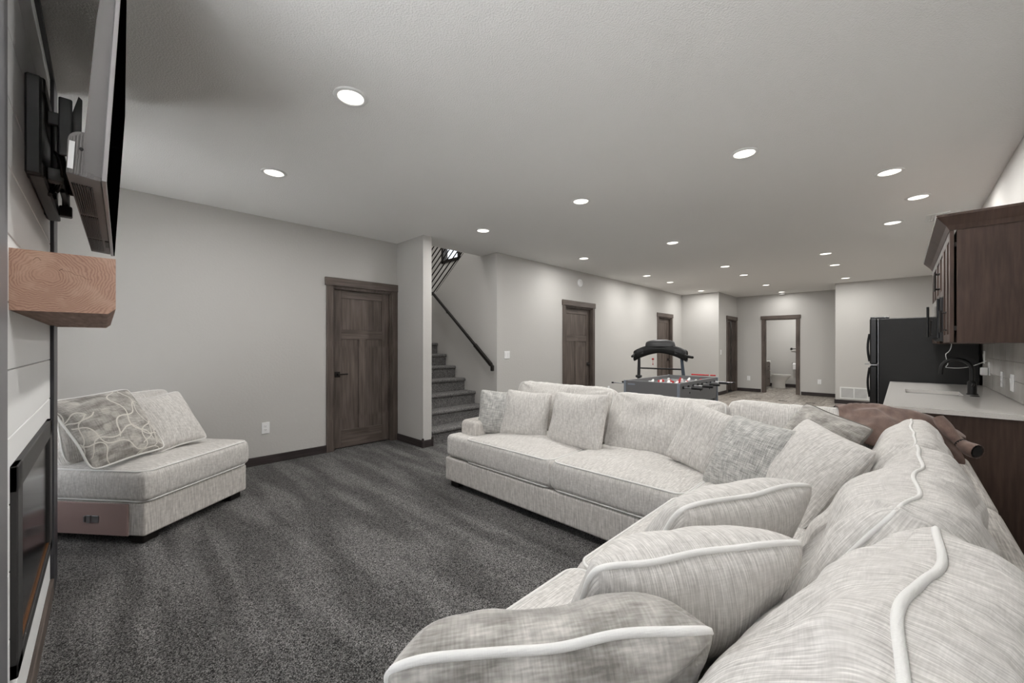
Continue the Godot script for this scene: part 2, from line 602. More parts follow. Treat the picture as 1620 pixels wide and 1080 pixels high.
func build_shell() -> void:
	# floors
	var mb := MB.new()
	mb.span(Vector3(-5.2, -0.12, -3.4), Vector3(0.75, 0, 0.95))
	mb.span(Vector3(-4.5, -0.12, -8.0), Vector3(-1.0, 0, -3.4))
	mb.span(Vector3(-7.6, -0.12, -5.5), Vector3(-4.5, 0, -2.9))
	struct("floor", mb, M.carpet, "dark grey carpet with vacuum strokes")
	mb = MB.new()
	mb.span(Vector3(-1.0, -0.12, -13.0), Vector3(0.75, -0.008, -3.4))
	mb.span(Vector3(-4.5, -0.12, -11.5), Vector3(-1.0, -0.008, -8.0))
	mb.span(Vector3(-6.2, -0.12, -15.3), Vector3(-1.0, -0.008, -11.5))
	var lvp := struct("floor", mb, M.dark_slot, "grey brown plank floor")
	var pm := []
	for i in 3:
		var p := MB.new()
		p.box(Vector3.ZERO, Vector3(0.176, 0.012, 1.215), 0.002)
		pm.append(p.done())
	var rg := RandomNumberGenerator.new()
	rg.seed = 3
	for area in [[-1.0, 0.6, -11.7, -3.4], [-4.42, -1.0, -11.38, -8.0], [-3.45, -1.0, -15.2, -11.38]]:
		var x: float = area[0] + 0.09
		var row := 0
		while x < area[1] + 0.02:
			var z: float = area[3] - 0.61 + (row % 3) * 0.4
			while z > area[2] - 0.3:
				var za := minf(z + 0.608, area[3])
				var zb := maxf(z - 0.608, area[2])
				if za - zb > 0.1:
					var o := share("plank", pm[row % 3], M["plank_%d" % rg.randi_range(0, 3)], lvp, Vector3(x, -0.0062, (za + zb) * 0.5))
					o.scale.z = (za - zb) / 1.216
				z -= 1.219
			x += 0.178
			row += 1
	# ceiling, with the stair opening left of x = -4.8
	mb = MB.new()
	mb.span(Vector3(-4.8, CEIL, -13.1), Vector3(0.75, CEIL + 0.28, 0.95))
	mb.span(Vector3(-5.2, CEIL, -2.94), Vector3(-4.8, CEIL + 0.28, 0.95))
	struct("ceiling", mb, M.ceiling_paint, "textured white ceiling")
	mb = MB.new()
	mb.span(Vector3(-6.2, 2.6, -15.3), Vector3(-1.0, 2.74, -13.1))
	mb.span(Vector3(-6.2, 2.6, -13.1), Vector3(-4.8, 2.74, -11.4))
	struct("ceiling", mb, M.ceiling_paint, "ceiling of bathroom and side room")
	wall("wall_left", "z", -5.17, -5.05, -2.94, 0.9, 0, CEIL, [[-2.80, -1.98, -0.1, 2.06]])
	mb = MB.new()
	mb.span(Vector3(-5.17, 0, -3.0), Vector3(-4.40, CEIL, -2.87))
	mb.span(Vector3(-8.4, 0, -3.0), Vector3(-5.17, CEIL, -2.87))
	mb.span(Vector3(-8.4, CEIL, -3.0), Vector3(-4.8, 5.4, -2.87))
	struct("wall_stub", mb, M.wall_paint, "wall end beside the stairs")
	mb = MB.new()
	mb.prism(PackedVector2Array([Vector2(-7.5, 0), Vector2(-4.54, 0), Vector2(-4.54, CEIL), Vector2(-4.8, CEIL), Vector2(-4.8, 3.17), Vector2(-6.02, 2.285), Vector2(-6.4, 2.1), Vector2(-7.5, 1.56)]), -4.32, -4.2)
	struct("wall_stair", mb, M.wall_paint, "wall along the flight of stairs")
	# the storey above, as far as the stairwell shows it
	mb = MB.new()
	mb.span(Vector3(-8.4, 0, -5.52), Vector3(-7.5, 5.4, -5.4))
	mb.span(Vector3(-7.5, 0, -5.52), Vector3(-4.56, 3.18, -5.4))
	mb.span(Vector3(-7.5, 3.95, -5.52), Vector3(-4.3, 5.4, -5.4))
	mb.span(Vector3(-6.83, 3.18, -5.52), Vector3(-4.3, 3.95, -5.4))
	mb.span(Vector3(-8.4, 0, -5.4), Vector3(-8.28, 5.4, -2.87))
	mb.span(Vector3(-4.8, 3.02, -5.4), Vector3(-4.68, 5.4, -3.0))
	struct("wall_upstairs", mb, M.wall_paint)
	mb = MB.new()
	mb.span(Vector3(-8.4, 5.4, -5.52), Vector3(-4.3, 5.52, -2.87))
	struct("ceiling_upstairs", mb, M.ceiling_paint)
	wall("wall_hall", "z", -4.54, -4.42, -11.5, -4.2, 0, CEIL, [[-6.83, -5.92, -0.1, 2.06], [-10.66, -9.87, -0.1, 2.06]])
	wall("wall_nook", "x", -11.5, -11.38, -4.54, -3.45, 0, CEIL)
	wall("wall_passage", "z", -3.57, -3.45, -13.12, -11.5, 0, CEIL, [[-12.93, -12.1, -0.1, 2.05]])
	wall("wall_far", "x", -13.12, -13.0, -3.57, -1.0, 0, CEIL, [[-2.74, -2.0, -0.1, 2.05]])
	mb = MB.new()
	mb.span(Vector3(-1.07, 0, -11.82), Vector3(0.72, CEIL, -11.7))
	mb.span(Vector3(-1.07, 0, -13.1), Vector3(-0.95, CEIL, -11.82))
	struct("wall_front", mb, M.wall_paint, "wall behind the fridge")
	wall("wall_right", "z", 0.6, 0.72, -11.8, 0.9, 0, CEIL)
	wall("wall_rear", "x", 0.78, 0.9, -5.17, 0.72, 0, CEIL, [[-4.4, -3.72, 0.3, 2.1], [-1.55, 0.5, 0.9, 2.35]])
	wall("wall_bath", "x", -15.3, -15.18, -3.57, -1.3, -0.01, 2.6)
	wall("wall_bath", "z", -1.42, -1.3, -15.2, -13.1, -0.01, 2.6)
	wall("wall_bath", "z", -3.69, -3.57, -15.2, -13.1, -0.01, 2.6)
	wall("wall_side_room", "x", -13.6, -13.48, -6.2, -3.57, -0.01, 2.6)
	wall("wall_side_room", "z", -6.2, -6.08, -13.6, -11.4, -0.01, 2.6)
	wall("wall_side_room", "x", -11.5, -11.38, -6.2, -4.54, -0.01, 2.6)
	# outside: a pale patio in daylight
	mb = MB.new()
	mb.span(Vector3(-12, -0.3, 0.95), Vector3(8, -0.08, 14))
	struct("floor_patio", mb, M.patio)
	# baseboards
	var bb := func(called: String, a: Vector3, b: Vector3) -> void:
		var m2 := MB.new()
		m2.span(a, b, 0.004)
		struct(called, m2, M.base_wood)
	bb.call("baseboard_left", Vector3(-5.05, 0, -1.91), Vector3(-5.034, 0.092, 0.78))
	bb.call("baseboard_stub", Vector3(-5.03, 0, -2.87), Vector3(-4.40, 0.092, -2.854))
	bb.call("baseboard_stub", Vector3(-4.40, 0, -3.0), Vector3(-4.384, 0.092, -2.87))
	for z in [-2.862, -3.008]:
		var m3 := MB.new()
		m3.lathe(Vector3(-4.392, 0, z), [Vector2(0.016, 0), Vector2(0.016, 0.108), Vector2(0.011, 0.118), Vector2(0.0, 0.121)], 12)
		struct("baseboard_post", m3, M.base_wood)
	bb.call("baseboard_hall", Vector3(-4.42, 0, -5.86), Vector3(-4.404, 0.092, -4.2))
	bb.call("baseboard_hall", Vector3(-4.42, 0, -9.8), Vector3(-4.404, 0.092, -6.9))
	bb.call("baseboard_hall", Vector3(-4.42, 0, -11.38), Vector3(-4.404, 0.092, -10.74))
	bb.call("baseboard_nook", Vector3(-4.404, 0, -11.38), Vector3(-3.45, 0.092, -11.364))
	bb.call("baseboard_passage", Vector3(-3.45, 0, -12.03), Vector3(-3.434, 0.092, -11.364))
	bb.call("baseboard_far", Vector3(-3.434, 0, -13.0), Vector3(-2.83, 0.092, -12.984))
	bb.call("baseboard_far", Vector3(-1.9, 0, -13.0), Vector3(-1.07, 0.092, -12.984))
	bb.call("baseboard_front", Vector3(-1.07, 0, -11.7), Vector3(0.6, 0.092, -11.684))
	bb.call("baseboard_front", Vector3(-1.086, 0, -12.98), Vector3(-1.07, 0.092, -11.684))
	bb.call("baseboard_right", Vector3(0.584, 0, -3.6), Vector3(0.6, 0.092, 0.78))
	bb.call("baseboard_bath", Vector3(-3.57, 0, -15.18), Vector3(-1.42, 0.105, -15.162))
	# rear windows: the daylight of the room, behind the camera
	for w in [["window_1", -4.4, -3.72, 0.3, 2.1, 1], ["window_2", -1.55, 0.5, 0.9, 2.35, 2]]:
		mb = MB.new()
		var zc := 0.84
		mb.span(Vector3(w[1], w[3], zc - 0.05), Vector3(w[1] + 0.06, w[4], zc + 0.05), 0.004)
		mb.span(Vector3(w[2] - 0.06, w[3], zc - 0.05), Vector3(w[2], w[4], zc + 0.05), 0.004)
		mb.span(Vector3(w[1], w[4] - 0.06, zc - 0.05), Vector3(w[2], w[4], zc + 0.05), 0.004)
		mb.span(Vector3(w[1], w[3], zc - 0.05), Vector3(w[2], w[3] + 0.06, zc + 0.05), 0.004)
		var mid: float = (w[1] + w[2]) * 0.5
		mb.span(Vector3(mid - 0.04, w[3], zc - 0.045), Vector3(mid + 0.04, w[4], zc + 0.045), 0.004)
		var fr := struct(w[0], mb, M.white_plastic)
		mb = MB.new()
		mb.span(Vector3(w[1] + 0.05, w[3] + 0.05, zc - 0.004), Vector3(mid, w[4] - 0.05, zc + 0.004))
		part("pane", mb, M.glass, fr)
		mb = MB.new()
		mb.span(Vector3(mid, w[3] + 0.05, zc - 0.004), Vector3(w[2] - 0.05, w[4] - 0.05, zc + 0.004))
		part("pane", mb, M.glass, fr)
	# upstairs window
	mb = MB.new()
	for s in [[-7.5, -7.42, 3.18, 3.95], [-6.91, -6.83, 3.18, 3.95], [-7.5, -6.83, 3.18, 3.25], [-7.5, -6.83, 3.88, 3.95]]:
		mb.span(Vector3(s[0], s[2], -5.5), Vector3(s[1], s[3], -5.37), 0.004)
	var up := struct("window_3", mb, M.bronze)
	mb = MB.new()
	mb.span(Vector3(-7.43, 3.24, -5.47), Vector3(-6.9, 3.89, -5.462))
	part("pane", mb, M.glass, up)


# ---------------------------------------------------------------- doors
# built in a frame of its own: opening from 0 to w along x, its near face at z = 0, room side +z
func door(called: String, at: Vector3, turn: float, w: float, h: float, wall_t: float, label: String, handle_left: bool, slab := true, dark := "alder") -> Node3D:
	var d := Node3D.new()
	d.name = called
	add_child(d, true)
	d.position = at
	d.rotation.y = turn
	d.set_meta("kind", "structure")
	d.set_meta("label", label)
	var mb := MB.new()
	mb.span(Vector3(-0.075, 0, 0), Vector3(0.006, h, 0.018), 0.003)
	part("casing", mb, M[dark], d)
	mb = MB.new()
	mb.span(Vector3(w - 0.006, 0, 0), Vector3(w + 0.075, h, 0.018), 0.003)
	part("casing", mb, M[dark], d)
	mb = MB.new()
	mb.span(Vector3(-0.092, h - 0.003, 0), Vector3(w + 0.092, h + 0.098, 0.027), 0.003)
	part("head_casing", mb, M[dark + "_across"], d)
	for x in [[-0.001, 0.019], [w - 0.019, w + 0.001]]:
		mb = MB.new()
		mb.span(Vector3(x[0], 0, -wall_t), Vector3(x[1], h, 0.001))
		part("jamb", mb, M[dark], d)
	mb = MB.new()
	mb.span(Vector3(0.019, h - 0.019, -wall_t), Vector3(w - 0.019, h + 0.001, 0.001))
	part("jamb", mb, M[dark], d)
	if not slab:
		return d
	var zb := -0.055
	for x in [[0.019, 0.03], [w - 0.03, w - 0.019]]:
		mb = MB.new()
		mb.span(Vector3(x[0], 0, -0.045), Vector3(x[1], h - 0.019, -0.012))
		part("stop", mb, M[dark], d)
	mb = MB.new()
	mb.span(Vector3(0.019, h - 0.034, -0.05), Vector3(w - 0.019, h - 0.019, -0.012))
	part("stop", mb, M[dark], d)
	mb = MB.new()
	mb.span(Vector3(0.0, 0.0, -wall_t - 0.03), Vector3(w, h, -wall_t - 0.005))
	part("back_board", mb, M[dark], d)
	var a := 0.022
	var b := w - 0.022
	var top := h - 0.024
	var st := 0.112
	mb = MB.new()
	mb.span(Vector3(a, 0.012, zb - 0.02), Vector3(b, top, zb - 0.012))
	part("panel_back", mb, M[dark], d)
	for s in [[a, a + st, 0.012, top], [b - st, b, 0.012, top], [(a + b) * 0.5 - 0.05, (a + b) * 0.5 + 0.05, 0.23, 1.40]]:
		mb = MB.new()
		mb.span(Vector3(s[0], s[2], zb - 0.02), Vector3(s[1], s[3], zb), 0.003)
		part("stile", mb, M[dark], d)
	for s in [[0.012, 0.235], [1.395, 1.515], [top - 0.115, top]]:
		mb = MB.new()
		mb.span(Vector3(a + st - 0.002, s[0], zb - 0.02), Vector3(b - st + 0.002, s[1], zb - 0.0004), 0.003)
		part("rail", mb, M[dark + "_across"], d)
	var mid := (a + b) * 0.5
	for s in [[a + st, mid - 0.05, 0.235, 1.395], [mid + 0.05, b - st, 0.235, 1.395], [a + st, b - st, 1.515, top - 0.115]]:
		mb = MB.new()
		mb.span(Vector3(s[0] + 0.002, s[2] + 0.002, zb - 0.018), Vector3(s[1] - 0.002, s[3] - 0.002, zb - 0.009))
		part("panel", mb, M[dark], d)
	# square rose and straight lever
	var hx := a + 0.06 if handle_left else b - 0.06
	var dirx := 1.0 if handle_left else -1.0
	mb = MB.new()
	mb.box(Vector3(hx, 0.95, zb + 0.005), Vector3(0.066, 0.066, 0.01), 0.002)
	mb.tube([Vector3(hx, 0.95, zb + 0.005), Vector3(hx, 0.95, zb + 0.055)], 0.011, 12)
	mb.box(Vector3(hx + dirx * 0.052, 0.95, zb + 0.055), Vector3(0.125, 0.018, 0.012), 0.003)
	part("lever_handle", mb, M.bronze, d, "dark square lever handle")
	for y in [0.25, 1.05, 1.85]:
		mb = MB.new()
		var xx := b + 0.003 if handle_left else a - 0.003
		mb.tube([Vector3(xx, y - 0.045, zb + 0.006), Vector3(xx, y + 0.045, zb + 0.006)], 0.007, 8)
		part("hinge", mb, M.bronze, d)
	return d

func build_doors() -> void:
	# along walls that face +x, local x runs toward -z
	door("door_1", Vector3(-5.05, 0, -1.98), PI / 2, 0.82, 2.06, 0.12, "closed brown alder door nearest the armless chair", true)
	door("door_2", Vector3(-4.42, 0, -5.92), PI / 2, 0.91, 2.06, 0.12, "closed door on the hall wall under the alarm horn", false)
	door("door_3", Vector3(-4.42, 0, -9.87), PI / 2, 0.79, 2.06, 0.12, "closed door behind the treadmill", false)
	door("door_4", Vector3(-3.45, 0, -12.1), PI / 2, 0.83, 2.05, 0.12, "open doorway to the side room", true, false)
	door("door_5", Vector3(-2.74, 0, -13.0), 0.0, 0.74, 2.05, 0.12, "open doorway to the bathroom", true, false)
	# the side room's own door leaf, standing open inside
	var mb := MB.new()
	mb.span(Vector3(-4.40, 0.012, -12.935), Vector3(-3.60, 2.03, -12.90), 0.003)
	var leaf := part("door_leaf", mb, M.alder, self)
	tag(leaf, "dark door leaf standing open inside the narrow side doorway", "door")
	leaf.set_meta("kind", "structure")


# ---------------------------------------------------------------- stairs
func build_stairs() -> void:
	var t := thing("staircase", "grey carpeted stairs rising left between the wall end and the handrail wall", "stairs", Vector3(-4.42, 0, -3.6))
	var rise := 0.195
	var run := 0.26
	for k in 8:
		var mb := MB.new()
		var x0 := -run * k + 0.03
		var y1 := rise * (k + 1)
		# tread with a rolled nosing, then the riser below it
		var prof := PackedVector2Array()
		for i in 9:
			var a := -PI / 2 + PI * i / 8.0
			prof.append(Vector2(x0 - 0.022 + cos(a) * 0.022, y1 - 0.026 + sin(a) * 0.026))
		prof.append(Vector2(x0 - run - 0.03, y1))
		prof.append(Vector2(x0 - run - 0.03, y1 - rise))
		prof.append(Vector2(x0 - 0.03, y1 - rise))
		prof.append(Vector2(x0 - 0.03, y1 - 0.052))
		mb.prism(prof, -0.595, 0.595)
		part("step", mb, M.stair_carpet, t)
	var mb2 := MB.new()
	mb2.span(Vector3(-3.0, 1.36, -0.59), Vector3(-2.07, 1.56, 0.59))
	part("landing", mb2, M.stair_carpet, t)
	# lower handrail on brackets
	var h := thing("handrail", "dark metal handrail sloping down the stair wall to its end", "handrail", Vector3(-4.42, 1.0, -4.13))
	var p0 := Vector3(-0.03, 0.0, 0)
	var p1 := Vector3(-1.62, 1.27, 0)
	var d := (p1 - p0).normalized()
	mb2 = MB.new()
	var bs := Basis(d, Vector3(0, 0, 1).cross(d).normalized(), Vector3(0, 0, 1))
	mb2.box((p0 + p1) * 0.5, Vector3((p1 - p0).length(), 0.042, 0.036), 0.006, bs)
	part("rail", mb2, M.bronze, h)
	mb2 = MB.new()
	mb2.box(p0 + d * 0.28, Vector3(0.5, 0.056, 0.044), 0.006, bs)
	part("sleeve", mb2, M.bronze, h)
	mb2 = MB.new()
	mb2.box(p0 + Vector3(0.0, -0.03, 0), Vector3(0.05, 0.085, 0.04), 0.006)
	part("end_return", mb2, M.bronze, h)
	for s in [0.12, 0.56, 1.5]:
		mb2 = MB.new()
		var q = p0 + d * s
		mb2.tube([q + Vector3(0, -0.02, 0), q + Vector3(0, -0.055, -0.01), q + Vector3(0, -0.06, -0.066)], 0.008, 8)
		mb2.lathe(q + Vector3(0, -0.06, -0.068), [Vector2(0, 0.008), Vector2(0.028, 0.006), Vector2(0.03, 0)], 16, Basis(Vector3(1, 0, 0), PI / 2))
		part("bracket", mb2, M.bronze, h)
	# guard rail of the upper flight, on the sloping top of the stair wall
	var g := thing("guard_rail", "dark sloping guard railing with parallel bars seen through the stair opening", "railing", Vector3(-6.02, 2.30, -4.26))
	var e := Vector3(1.22, 0.885, 0)
	var de := e.normalized()
	var be := Basis(de, Vector3(0, 0, 1).cross(de).normalized(), Vector3(0, 0, 1))
	mb2 = MB.new()
	mb2.box(e * 0.5 + be.y * 0.02, Vector3(e.length() + 0.1, 0.05, 0.045), 0.005, be)
	part("bottom_rail", mb2, M.bronze, g)
	for k in 9:
		mb2 = MB.new()
		var o := Vector3(0, 0.12 * (k + 1), 0)
		mb2.tube([o - de * 0.35, o + e], 0.011, 8)
		part("bar", mb2, M.bronze, g)
	mb2 = MB.new()
	mb2.box(Vector3(-0.34, 0.4, 0), Vector3(0.05, 1.4, 0.045), 0.005)
	part("post", mb2, M.bronze, g)
	mb2 = MB.new()
	mb2.box(e * 0.45 + Vector3(-0.1, 1.2, 0), Vector3(1.7, 0.05, 0.045), 0.005, be)
	part("top_rail", mb2, M.bronze, g)


# ---------------------------------------------------------------- fireplace bump-out
func build_fireplace() -> void:
	var mb := MB.new()
	mb.span(Vector3(-3.40, 0, 0.214), Vector3(-1.62, CEIL, 0.78))
	var w := struct("wall_fireplace", mb, M.shiplap, "white shiplap fireplace wall")
	var y := 0.0
	var k := 0
	var edges := [0.0, 0.02]
	y = 0.0245
	for i in 14:
		var y0 := y + 0.2025 * i
		var y1 := minf(y0 + 0.199, CEIL)
		if y1 - y0 < 0.02:
			continue
		var b := MB.new()
		b.span(Vector3(-3.36, y0, 0.198), Vector3(-1.66, y1, 0.215), 0.002)
		part("board", b, M.shiplap, w)
	mb = MB.new()
	mb.span(Vector3(-3.425, 0.0, 0.184), Vector3(-3.20, CEIL, 0.3), 0.002)
	struct("trim_1", mb, M.trim_metal, "dark metal corner trim at the far edge of the fireplace wall")
	mb = MB.new()
	mb.span(Vector3(-1.75, 0.0, 0.184), Vector3(-1.60, CEIL, 0.3), 0.002)
	struct("trim_2", mb, M.trim_light, "grey corner trim at the near edge of the fireplace wall")
	mb = MB.new()
	mb.span(Vector3(-3.20, CEIL - 0.03, 0.184), Vector3(-1.75, CEIL, 0.198))
	struct("trim_3", mb, M.trim_metal, "dark trim under the ceiling")
	mb = MB.new()
	mb.span(Vector3(-3.20, 0.0, 0.184), Vector3(-1.75, 0.085, 0.198), 0.003)
	struct("baseboard_fireplace", mb, M.alder_across)
	# insert
	var f := thing("fireplace_insert", "dark framed fireplace insert set into the white shiplap wall", "fireplace", Vector3(-2.49, 0.30, 0.198))
	var hw := 0.57
	var hh := 0.645
	for s in [[-hw, -hw + 0.10, 0.0, hh], [hw - 0.10, hw, 0.0, hh]]:
		mb = MB.new()
		mb.span(Vector3(s[0], s[2], -0.016), Vector3(s[1], s[3], 0.02), 0.003)
		part("frame_side", mb, M.fire_frame, f)
	mb = MB.new()
	mb.span(Vector3(-hw, hh - 0.08, -0.016), Vector3(hw, hh, 0.02), 0.003)
	part("frame_top", mb, M.fire_frame, f)
	mb = MB.new()
	mb.span(Vector3(-hw, 0.0, -0.016), Vector3(hw, 0.045, 0.02), 0.003)
	part("frame_bottom", mb, M.fire_frame, f)
	mb = MB.new()
	mb.span(Vector3(-hw + 0.1, 0.05, -0.011), Vector3(hw - 0.1, 0.056, 0.01))
	part("accent_strip", mb, M.copper, f, "thin copper strip")
	mb = MB.new()
	mb.span(Vector3(-hw + 0.1, 0.045, -0.006), Vector3(hw - 0.1, hh - 0.08, 0.002))
	part("glass_front", mb, M.fire_glass, f)
	# mantle beam
	var m := thing("mantel_beam", "thick reddish timber mantel beam with sawn end under the television", "mantel", Vector3(-2.65, 1.417, 0.198))
	mb = MB.new()
	var out := PackedVector2Array([Vector2(0, 0), Vector2(0.208, 0), Vector2(0.226, 0.018), Vector2(0.226, 0.186), Vector2(0, 0.186)])
	# outline x = outward (-z), y up; pushed along x
	var xf := Transform3D(Basis(Vector3(0, 0, -1), Vector3(0, 1, 0), Vector3(1, 0, 0)), Vector3.ZERO)
	mb.prism(out, -0.75, 0.747, xf)
	part("beam", mb, M.fir, m)
	mb = MB.new()
	var pts := []
	var uvs := []
	for p in out:
		pts.append(Vector3(0.75, p.y, -p.x))
		uvs.append(Vector2(p.x / 0.226, 1.0 - p.y / 0.226))
	mb.poly(pts, Vector3(1, 0, 0), uvs)
	for i in 5:
		var a: Vector3 = pts[i]
		var b2: Vector3 = pts[(i + 1) % 5]
		var c := (a + b2) * 0.5 - Vector3(0.75, 0.09, -0.1)
		var nn := (b2 - a).cross(Vector3(1, 0, 0)).normalized()
		mb.poly([a, b2, b2 - Vector3(0.003, 0, 0), a - Vector3(0.003, 0, 0)], nn if nn.dot(c) > 0 else -nn, [uvs[i], uvs[(i + 1) % 5], uvs[(i + 1) % 5], uvs[i]])
	part("end_grain", mb, M.fir_end, m, "sawn end with growth rings")


# ---------------------------------------------------------------- upholstery
func noise3(sd: int, freq: float, oct := 2) -> FastNoiseLite:
	var f := FastNoiseLite.new()
	f.seed = sd
	f.frequency = freq
	f.fractal_octaves = oct
	return f

# loose cushion in its own axes: x width, y height, z thickness (front +z). gusset > 0 makes it boxed.
func cushion(par: Node3D, called: String, w: float, h: float, t: float, m: Material, pm: Material, sd: int, o := {}) -> MeshInstance3D:
	var N: int = o.get("n", 40)
	var pinch: float = o.get("pinch", 0.10)
	var gus: float = o.get("gusset", 0.0)
	var wr: float = o.get("wrinkle", 0.006)
	var ex: float = o.get("full", 2.4)
	var sag: float = o.get("sag", 0.0)
	var nz := noise3(sd, 4.2, 1)
	var nf := noise3(sd + 77, 12.0, 1)
	var nl := noise3(sd + 133, 2.3, 1)
	var point := func(u: float, v: float, side: float) -> Vector3:
		var au := absf(u)
		var av := absf(v)
		var rc := 1.0 - 0.085 * pow(au * av, 4.0)
		var x := w * 0.5 * u * (1.0 - pinch * (1.0 - v * v) * au) * rc
		var y := h * 0.5 * v * (1.0 - pinch * (1.0 - u * u) * av) * rc
		var fu := pow(maxf(0.0, 1.0 - pow(au, ex)), 0.54)
		var fv := pow(maxf(0.0, 1.0 - pow(av, ex)), 0.54)
		var b := fu * fv
		var z := gus * 0.5 + (t - gus) * 0.5 * b
		# folds running in from the corners
		var cu := 1.0 - au
		var cv := 1.0 - av
		var rr := sqrt(cu * cu + cv * cv)
		var an := atan2(cv, cu)
		var fold := sin(an * 11.0 + sd * 1.7 + signf(u) * 2.0 + signf(v)) * exp(-rr * 2.6) * minf(1.0, rr * 5.0)
		var edge := minf(1.0, minf(cu, cv) * 6.0)
		z += (nz.get_noise_3d(x, y, side) * 1.4 + fold * 0.9 + nf.get_noise_3d(x, y * 0.5, side * 3.0) * 0.45) * wr * edge
		y -= sag * (1.0 - u * u) * clampf(v * 0.5 + 0.5, 0.0, 1.0)
		var wob := nl.get_noise_2d(x * 1.5 + 9.0, y * 1.5) * wr * 1.6
		return Vector3(x, y, z * side + wob)
	var mb := MB.new()
	for side in [1.0, -1.0]:
		var pts := PackedVector3Array()
		for j in N:
			for i in N:
				# finer toward the edges
				var u := sin((float(i) / (N - 1) - 0.5) * PI)
				var v := sin((float(j) / (N - 1) - 0.5) * PI)
				u = lerpf(u, (float(i) / (N - 1)) * 2.0 - 1.0, 0.5)
				v = lerpf(v, (float(j) / (N - 1)) * 2.0 - 1.0, 0.5)
				pts.append(point.call(u, v, side))
		mb.sheet(pts, N, N, side < 0.0)
	var ring := []
	var K: int = N * 4
	for k in K:
		var q := float(k) / K * 4.0
		var e := int(q)
		var f := (q - e) * 2.0 - 1.0
		var uvp := Vector2(f, -1) if e == 0 else Vector2(1, f) if e == 1 else Vector2(-f, 1) if e == 2 else Vector2(-1, -f)
		ring.append(uvp)
	if gus > 0.0:
		var pts := PackedVector3Array()
		for j in 7:
			for k in K:
				var a: Vector3 = point.call(ring[k].x, ring[k].y, 1.0)
				var b: Vector3 = point.call(ring[k].x, ring[k].y, -1.0)
				var tt := j / 6.0
				var p := a.lerp(b, tt)
				var outw := Vector3(ring[k].x if absf(ring[k].x) > 0.995 else 0.0, ring[k].y if absf(ring[k].y) > 0.995 else 0.0, 0).normalized()
				var soft: float = 1.0 - maxf(0.0, minf(absf(ring[k].x), absf(ring[k].y)) * 1.0 - 0.8) * 4.0
				p += outw * (sin(tt * PI) * gus * 0.20 * soft + nf.get_noise_3d(p.x, p.y, p.z) * wr * 0.8 * sin(tt * PI))
				pts.append(p)
		mb.sheet(pts, K, 7, false, true)
	var body := part(called, mb, m, par)
	if pm:
		var pr: float = o.get("pipe", 0.0055)
		for side in ([1.0, -1.0] if gus > 0.0 and not o.get("front_welt", false) else [1.0]):
			var path := []
			for k in K:
				var a: Vector3 = point.call(ring[k].x, ring[k].y, side)
				# round the four corners a little
				a.x *= 1.0 - 0.02 * pow(minf(absf(ring[k].x), absf(ring[k].y)), 8.0)
				a.y *= 1.0 - 0.02 * pow(minf(absf(ring[k].x), absf(ring[k].y)), 8.0)
				path.append(a + Vector3(0, 0, side * 0.001))
			var tb := MB.new()
			tb.tube(path, pr, 6, true)
			part("piping", tb, pm, body if par != self else par)
	return body

func welt(par: Node3D, c: Vector3, s: Vector3, r: float, y: float, pr := 0.006) -> void:
	# piping round a rounded rectangle (x, z) at height y
	var path := []
	var hx := s.x * 0.5
	var hz := s.z * 0.5
	for q in [[1, 1, 0.0], [-1, 1, PI / 2], [-1, -1, PI], [1, -1, PI * 1.5]]:
		for k in 7:
			var a: float = q[2] + PI / 2 * k / 6.0
			path.append(c + Vector3(q[0] * (hx - r) + cos(a) * r, y, q[1] * (hz - r) + sin(a) * r))
		var last: Vector3 = path[-1]
		var nx := [-1, 1] if q[2] == 0.0 else [-1, -1] if q[2] == PI / 2 else [1, -1] if q[2] == PI else [1, 1]
		var a2: float = q[2] + PI / 2
		var nxt := c + Vector3(nx[0] * (hx - r) + cos(a2) * r, y, nx[1] * (hz - r) + sin(a2) * r)
		for k in range(1, 12):
			path.append(last.lerp(nxt, k / 12.0))
	var mb := MB.new()
	mb.tube(path, pr, 6, true)
	part("piping", mb, M.piping, par)

func seat_cushion(par: Node3D, c: Vector3, s: Vector3, sd: int, ear := []) -> MeshInstance3D:
	var nz := noise3(sd, 4.0)
	var nf := noise3(sd + 9, 11.0)
	var h := s * 0.5
	var disp := func(p: Vector3, o: Vector3) -> Vector3:
		var u := p.x / h.x
		var v := p.z / h.z
		var q := p
		if o.y > 0.3:
			q.y += 0.036 * (1.0 - u * u) * (1.0 - v * v) + nz.get_noise_3dv(p) * 0.011 * (1.0 - maxf(absf(u), absf(v)) ** 6)
		if absf(o.z) > 0.5 or absf(o.x) > 0.5:
			var k := 1.0 - pow(p.y / h.y, 2.0)
			q += Vector3(signf(o.x) * (1.0 if absf(o.x) > 0.5 else 0.0), 0, signf(o.z) * (1.0 if absf(o.z) > 0.5 else 0.0)) * (0.010 * k + nf.get_noise_3d(p.x * 1.5, p.y * 0.25, p.z * 1.5) * 0.010 * k)
		return q
	var mb := MB.new()
	mb.rbox(c, s, 0.045, 4, 0.028, disp)
	for e in ear:
		mb.rbox(e[0], e[1], 0.045, 4, 0.03)
	var b := part("seat_cushion", mb, M.linen, par)
	welt(b, c, s - Vector3(0.020, 0, 0.020), 0.06, h.y - 0.010, 0.0065)
	welt(b, c, s - Vector3(0.020, 0, 0.020), 0.06, -h.y + 0.010, 0.0065)
	return b

func foot(par: Node3D, at: Vector3) -> void:
	var mb := MB.new()
	mb.box(at + Vector3(0, 0.03, 0), Vector3(0.11, 0.06, 0.09), 0.006)
	part("foot", mb, M.bronze, par)

